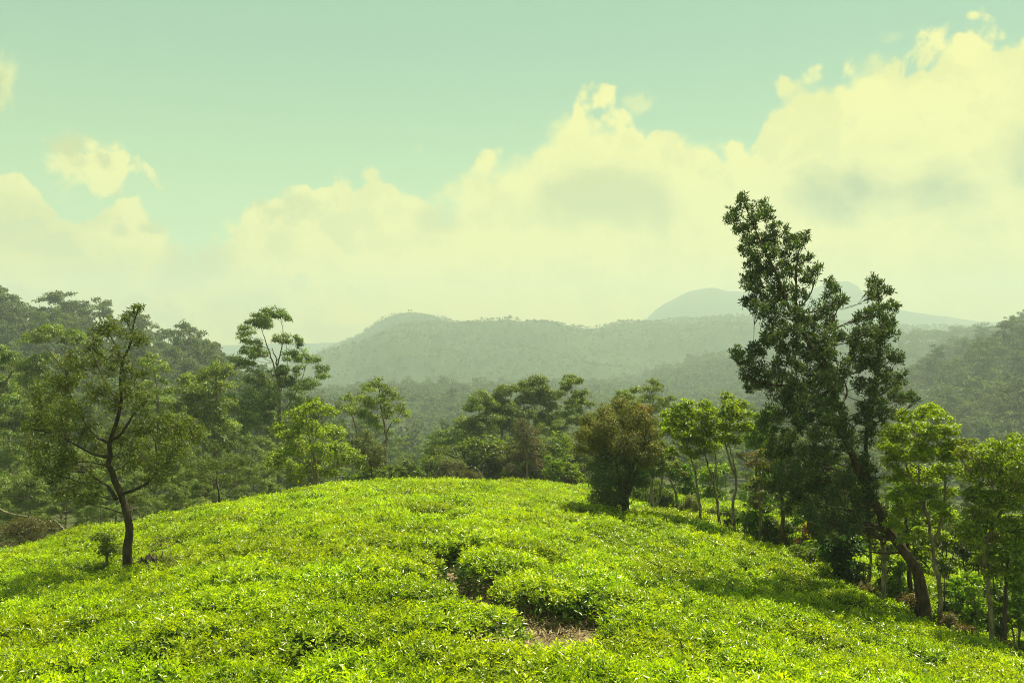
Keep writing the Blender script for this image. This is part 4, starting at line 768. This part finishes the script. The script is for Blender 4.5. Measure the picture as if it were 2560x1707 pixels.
# ------------------------------------------------------------------ tea
def tea_bush_meshes(seed, R=.69, n_shoot=680, n_old=1200):
    rg = np.random.default_rng(seed)
    bump = rg.uniform(0, 6.28, 6)
    def top(x, y):
        r = np.hypot(x, y) / R; th = np.arctan2(y, x)
        return BUSH * (1 - .32 * np.clip(r, 0, 1.2) ** 3.2) + .035 * np.sin(x * 9 + bump[0]) * np.cos(y * 8 + bump[1]) + .02 * np.sin(x * 19 + bump[2]) * np.sin(y * 17 + bump[3])
    r = R * np.sqrt(rg.random(n_shoot)) * 1.02; th = rg.uniform(0, 6.28, n_shoot)
    lob = 1 + .12 * np.sin(2 * th + bump[4]) + .08 * np.sin(3 * th + bump[5]); x, y = r * np.cos(th) * lob, r * np.sin(th) * lob
    base = np.c_[x, y, top(x, y) + rg.normal(-.015, .042, n_shoot)]
    out = np.c_[x, y, np.zeros(n_shoot)] / R
    ax = unit(np.c_[rg.normal(0, .28, (n_shoot, 2)), np.ones(n_shoot)] + out * .55)
    PV, PD, PN, PL, PW, PC = [], [], [], [], [], []
    fresh = np.clip(rg.beta(1.0, 1.15, n_shoot), 0, 1)
    ph = rg.uniform(0, 6.28, n_shoot)
    u = unit(np.cross(ax, np.array([.3, .9, .1]))); v = np.cross(ax, u)
    for k in range(5):
        a = ph + k * 2.4 + rg.normal(0, .3, n_shoot); rad = np.cos(a)[:, None] * u + np.sin(a)[:, None] * v
        lift = .55 + .3 * k / 4 if k < 4 else 1.6
        d = unit(rad * (1.25 - .22 * k) + ax * (lift + rg.normal(0, .22, (n_shoot, 1))))
        nrm = unit(ax * 1.0 - rad * .55 + rg.normal(0, .15, (n_shoot, 3)))
        PV.append(base + ax * (.012 * k) + rad * .004); PD.append(d); PN.append(nrm)
        L = (.078 - .0095 * k) * rg.uniform(.75, 1.3, n_shoot); PL.append(L); PW.append(L * rg.uniform(.34, .46, n_shoot))
        f = np.clip(fresh * .8 + .08 * k + rg.normal(0, .1, n_shoot), 0, 1)[:, None]
        PC.append(np.array(TEA0) * (1 - f) + np.array(TEA1) * f)
    hole = np.sin(12 * x + bump[0]) * np.sin(11.5 * y + bump[3]) + .5 * np.sin(24 * x + bump[1]) * np.sin(26 * y + bump[2])
    kp = hole > -.52
    PV, PD, PN, PL, PW, PC = [[a[kp] for a in q] for q in (PV, PD, PN, PL, PW, PC)]
    # older maintenance leaves under the plucking table and down the flanks
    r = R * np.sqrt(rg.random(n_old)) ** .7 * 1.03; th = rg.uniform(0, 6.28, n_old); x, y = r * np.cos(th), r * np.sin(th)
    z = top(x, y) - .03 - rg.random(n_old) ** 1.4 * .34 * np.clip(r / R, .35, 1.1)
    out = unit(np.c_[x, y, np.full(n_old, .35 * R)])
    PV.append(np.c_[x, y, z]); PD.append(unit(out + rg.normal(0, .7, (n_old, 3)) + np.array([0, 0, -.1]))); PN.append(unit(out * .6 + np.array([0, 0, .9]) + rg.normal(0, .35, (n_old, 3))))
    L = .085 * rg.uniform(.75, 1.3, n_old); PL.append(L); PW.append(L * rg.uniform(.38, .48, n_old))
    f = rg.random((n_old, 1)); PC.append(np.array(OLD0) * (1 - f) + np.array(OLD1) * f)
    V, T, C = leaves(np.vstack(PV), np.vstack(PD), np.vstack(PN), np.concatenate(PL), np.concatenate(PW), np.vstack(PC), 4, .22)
    fol = mesh_from('foliage', V, T, 3, M_TEA, C)
    k = 9; a = np.arange(k) / k * 6.28 + rg.normal(0, .3, k); q = R * rg.uniform(.3, .85, k)
    s = np.c_[np.cos(a) * .05, np.sin(a) * .05, np.full(k, -.05)]; m = np.c_[np.cos(a) * q * .55, np.sin(a) * q * .55, rg.uniform(.18, .28, k)] ; e = np.c_[np.cos(a) * q, np.sin(a) * q, top(np.cos(a) * q, np.sin(a) * q) - .06]
    P = bez(s, m, e, 6); P[:, 1:-1] += rg.normal(0, .014, (k, 4, 3))
    e2 = np.repeat(P[:, 3], 3, 0); j = e2 + np.c_[rg.normal(0, .16, (k * 3, 2)), rg.uniform(.12, .28, k * 3)]
    P2 = bez(e2, (e2 + j) / 2 + rg.normal(0, .03, (k * 3, 3)), j, 6)
    V, Q = tubes(np.concatenate([P, P2]), np.concatenate([np.tile(np.linspace(.019, .007, 6), (k, 1)), np.tile(np.linspace(.007, .003, 6), (k * 3, 1))]), 5)
    stem = mesh_from('stems', V, Q, 4, B_STEM, smooth=True)
    return fol, stem
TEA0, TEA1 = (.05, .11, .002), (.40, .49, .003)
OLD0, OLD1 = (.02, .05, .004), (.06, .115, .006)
TEA = [tea_bush_meshes(500 + i) for i in range(7)]
def gpt(px, row, f=tea_top): p = hit(px, row, f, 5, 36); return p[:2]
# gaps in the planting: bare soil seen between the bushes
GAPS = [(*gpt(548, 620, ground_z), .5), (*gpt(584, 620, ground_z), .5), (*gpt(566, 628, ground_z), .66), (*gpt(566, 638, ground_z), .62), (*gpt(566, 634), .52), (*gpt(564, 646), .42), (*gpt(563, 655), .38), (*gpt(562, 662), .3),
  (*gpt(447, 550), .3), (*gpt(443, 561), .34), (*gpt(440, 570), .24), (*gpt(471, 573), .22), (*gpt(476, 585), .24), (*gpt(474, 595), .2), (*gpt(450, 503), .25), (*gpt(453, 512), .25),
  (*gpt(101, 662), .2), (*gpt(204, 655), .16), (*gpt(263, 661), .16), (*gpt(368, 600), .24), (*gpt(440, 640), .2),
  (*gpt(880, 650), .26), (*gpt(700, 600), .2), (*gpt(800, 640), .26), (*gpt(812, 655), .2), (*gpt(640, 575), .2), (*gpt(140, 567), .5), (*gpt(300, 555), .2), (*gpt(745, 672), .25), (*gpt(690, 575), .2), (*gpt(420, 520), .2), (*gpt(560, 560), .2), (*gpt(50, 620), .2), (*gpt(330, 650), .2), (*gpt(930, 668), .2)]
rows_dir = radians(24)
pts = []
sp = .86
rg = np.random.default_rng(77)
for i in range(-60, 61):
    for j in range(-60, 61):
        a, b = (i + .5 * (j % 2)) * sp * 1.06, j * sp * .9
        x = a * math.cos(rows_dir) - b * math.sin(rows_dir) + rg.normal(0, .11); y = a * math.sin(rows_dir) + b * math.cos(rows_dir) + 16 + rg.normal(0, .11)
        if 3.6 < y < 37 and abs(x) < .66 * y + 2.2: pts.append((x, y))
pts = np.array(pts)
tz = tea_top(pts[:, 0], pts[:, 1])
rowpx = CY - F * tz / pts[:, 1]; pxs = CX + F * pts[:, 0] / pts[:, 1]
keep = np.ones(len(pts), bool)
keep &= ~((pxs > 492) & (pxs < 640) & (pts[:, 1] > 8.75) & (pts[:, 1] < 12.3))
for gx, gy, gr in GAPS[8:]: keep &= np.hypot(pts[:, 0] - gx, pts[:, 1] - gy) > gr + .30
# bare strip along the row of trees
strip = np.array([gpt(*q) for q in ((640, 507), (700, 518), (745, 529), (800, 548), (870, 585), (925, 611), (975, 632), (1024, 652))])
def seg_dist(p, a, b):
    ab = b - a; t = np.clip(((p - a) @ ab) / (ab @ ab), 0, 1); return np.linalg.norm(p - a - t[:, None] * ab, axis=1)
sd = np.min([seg_dist(pts, strip[i], strip[i + 1]) for i in range(len(strip) - 1)], 0)
keep &= sd > .62
# drop what the crest hides: keep a short way past the silhouette
ok = np.ones(len(pts), bool)
for i, (x, y) in enumerate(pts):
    ys = np.linspace(5, y, 40); r = CY - F * tea_top(x / y * ys, ys) / ys
    ok[i] = r.min() > rowpx[i] - 9
keep &= ok & (rowpx < 760) | (keep & (pts[:, 1] < 9) & (rowpx < 900))
pts, tz, rowpx, pxs = pts[keep], tz[keep], rowpx[keep], pxs[keep]
order = np.argsort(pts[:, 1]); inview = (rowpx < 720) & (pxs > -40) & (pxs < 1064)
order = np.r_[order[inview[order]], order[~inview[order]]]
def slope_euler(x, y, rz):
    e = .25; dx = float(tea_top(x + e, y) - tea_top(x - e, y)) / (2 * e); dy = float(tea_top(x, y + e) - tea_top(x, y - e)) / (2 * e)
    n = Vector((-dx, -dy, 1)).normalized(); q = Vector((0, 0, 1)).rotation_difference(n) @ Vector((0, 0, 1)).rotation_difference(Vector((0, 0, 1)))
    from mathutils import Quaternion
    return (q @ Quaternion((0, 0, 1), rz)).to_euler()
SPECIAL = [((536, 606), 'tea bush overhanging the bare soil clearing, its dark stems showing underneath'), ((600, 596), 'tea bush with exposed crooked stems at the back of the bare soil clearing'), ((510, 655), 'tea bush in front of the clearing on the side of the lone tree'), ((618, 655), 'tea bush in front of the clearing on the side of the leaning tree')]
spec = {}
for (px, row), lab in SPECIAL:
    k = int(np.argmin(np.hypot(pxs - px, rowpx - row))); spec[k] = lab
N_OWN = 296
fars = []
for rank, k in enumerate(order):
    x, y = pts[k]; s = float(np.clip(rg.normal(1.0, .085), .78, 1.2)); z = float(tz[k]) - BUSH + rg.normal(0, .035); rz = rg.uniform(0, 6.28); e = slope_euler(x, y, rz)
    sc = (s * rg.uniform(.95, 1.08), s * rg.uniform(.95, 1.08), 1 + rg.normal(0, .05)); v = int(rg.integers(0, len(TEA)))
    if rank < N_OWN or k in spec:
        r = ob('tea_bush', None, None, (x, y, z)); r.rotation_euler = e; r.scale = sc; r.empty_display_size = .2
        tag(r, spec.get(k, 'bright green tea bush in the close-planted slope nearest the camera'), 'tea bush', None if k in spec else 'tea bushes covering the near slope')
        ob('foliage', TEA[v][0], r); ob('stems', TEA[v][1], r)
    else: fars.append((x, y, z, e, sc, v))
TEASRC = bpy.data.collections.new('tea_sources')
for i, (f_, s_) in enumerate(TEA): TEASRC.objects.link(bpy.data.objects.new('tea_source_%02d' % i, f_))
o = scatter('tea_bushes', [f[:3] for f in fars], [tuple(f[3]) for f in fars], [f[4] for f in fars], [f[5] for f in fars], TEASRC)
tag(o, 'bright green tea bushes merging into one carpet over the crest and far slopes', 'tea bushes')
print('tris', sum(len(m.loop_triangles) if m.loop_triangles else len(m.loops) - 2 * len(m.polygons) for m in bpy.data.meshes), 'tea bushes', len(order), 'own', N_OWN)

# straw and fallen leaves on the bare soil
def litter():
    rg = np.random.default_rng(9); P = []
    for gx, gy, gr in GAPS[:15]:
        n = int(900 * gr); a = rg.uniform(0, 6.28, n); q = (gr + .35) * np.sqrt(rg.random(n)); P.append(np.c_[gx + q * np.cos(a), gy + q * np.sin(a)])
    for i in range(len(strip) - 1):
        n = 500; t = rg.random((n, 1)); P.append(strip[i] * (1 - t) + strip[i + 1] * t + rg.normal(0, .35, (n, 2)))
    P = np.vstack(P); n = len(P); pos = np.c_[P, ground_z(P[:, 0], P[:, 1]) + .02 + rg.random(n) * .03]
    d = np.c_[rg.normal(0, 1, (n, 2)), rg.normal(.12, .3, n)]; nr = unit(np.c_[rg.normal(0, .4, (n, 2)), np.ones(n)])
    f = rg.random((n, 1)); col = np.array((.16, .11, .06)) * (1 - f) + np.array((.42, .34, .2)) * f
    V, T, C = leaves(pos, d, nr, rg.uniform(.06, .2, n), rg.uniform(.006, .03, n), col, 2, .05)
    o = ob('dry_straw', mesh_from('dry_straw', V, T, 3, M_STRAW, C), kind='stuff'); tag(o, 'dry straw and fallen leaves on the bare soil between tea bushes', 'straw')
litter()

# ------------------------------------------------------------------ humid air
def haze():
    V, Q = box(-2560, 2560, -2480, 2520, -131, 165)
    m = bpy.data.materials.new('humid_air'); m.use_nodes = True; nt = m.node_tree; nt.nodes.clear()
    v = nt.nodes.new('ShaderNodeVolumePrincipled'); v.inputs['Color'].default_value = HAZE_COL; v.inputs['Density'].default_value = HAZE; v.inputs['Anisotropy'].default_value = .1
    o = nt.nodes.new('ShaderNodeOutputMaterial'); nt.links.new(v.outputs[0], o.inputs['Volume'])
    ob('haze', mesh_from('haze', V, Q, 4, m), kind='stuff')
HAZE, HAZE_COL = .00075, (.75, .89, .90, 1)
haze()
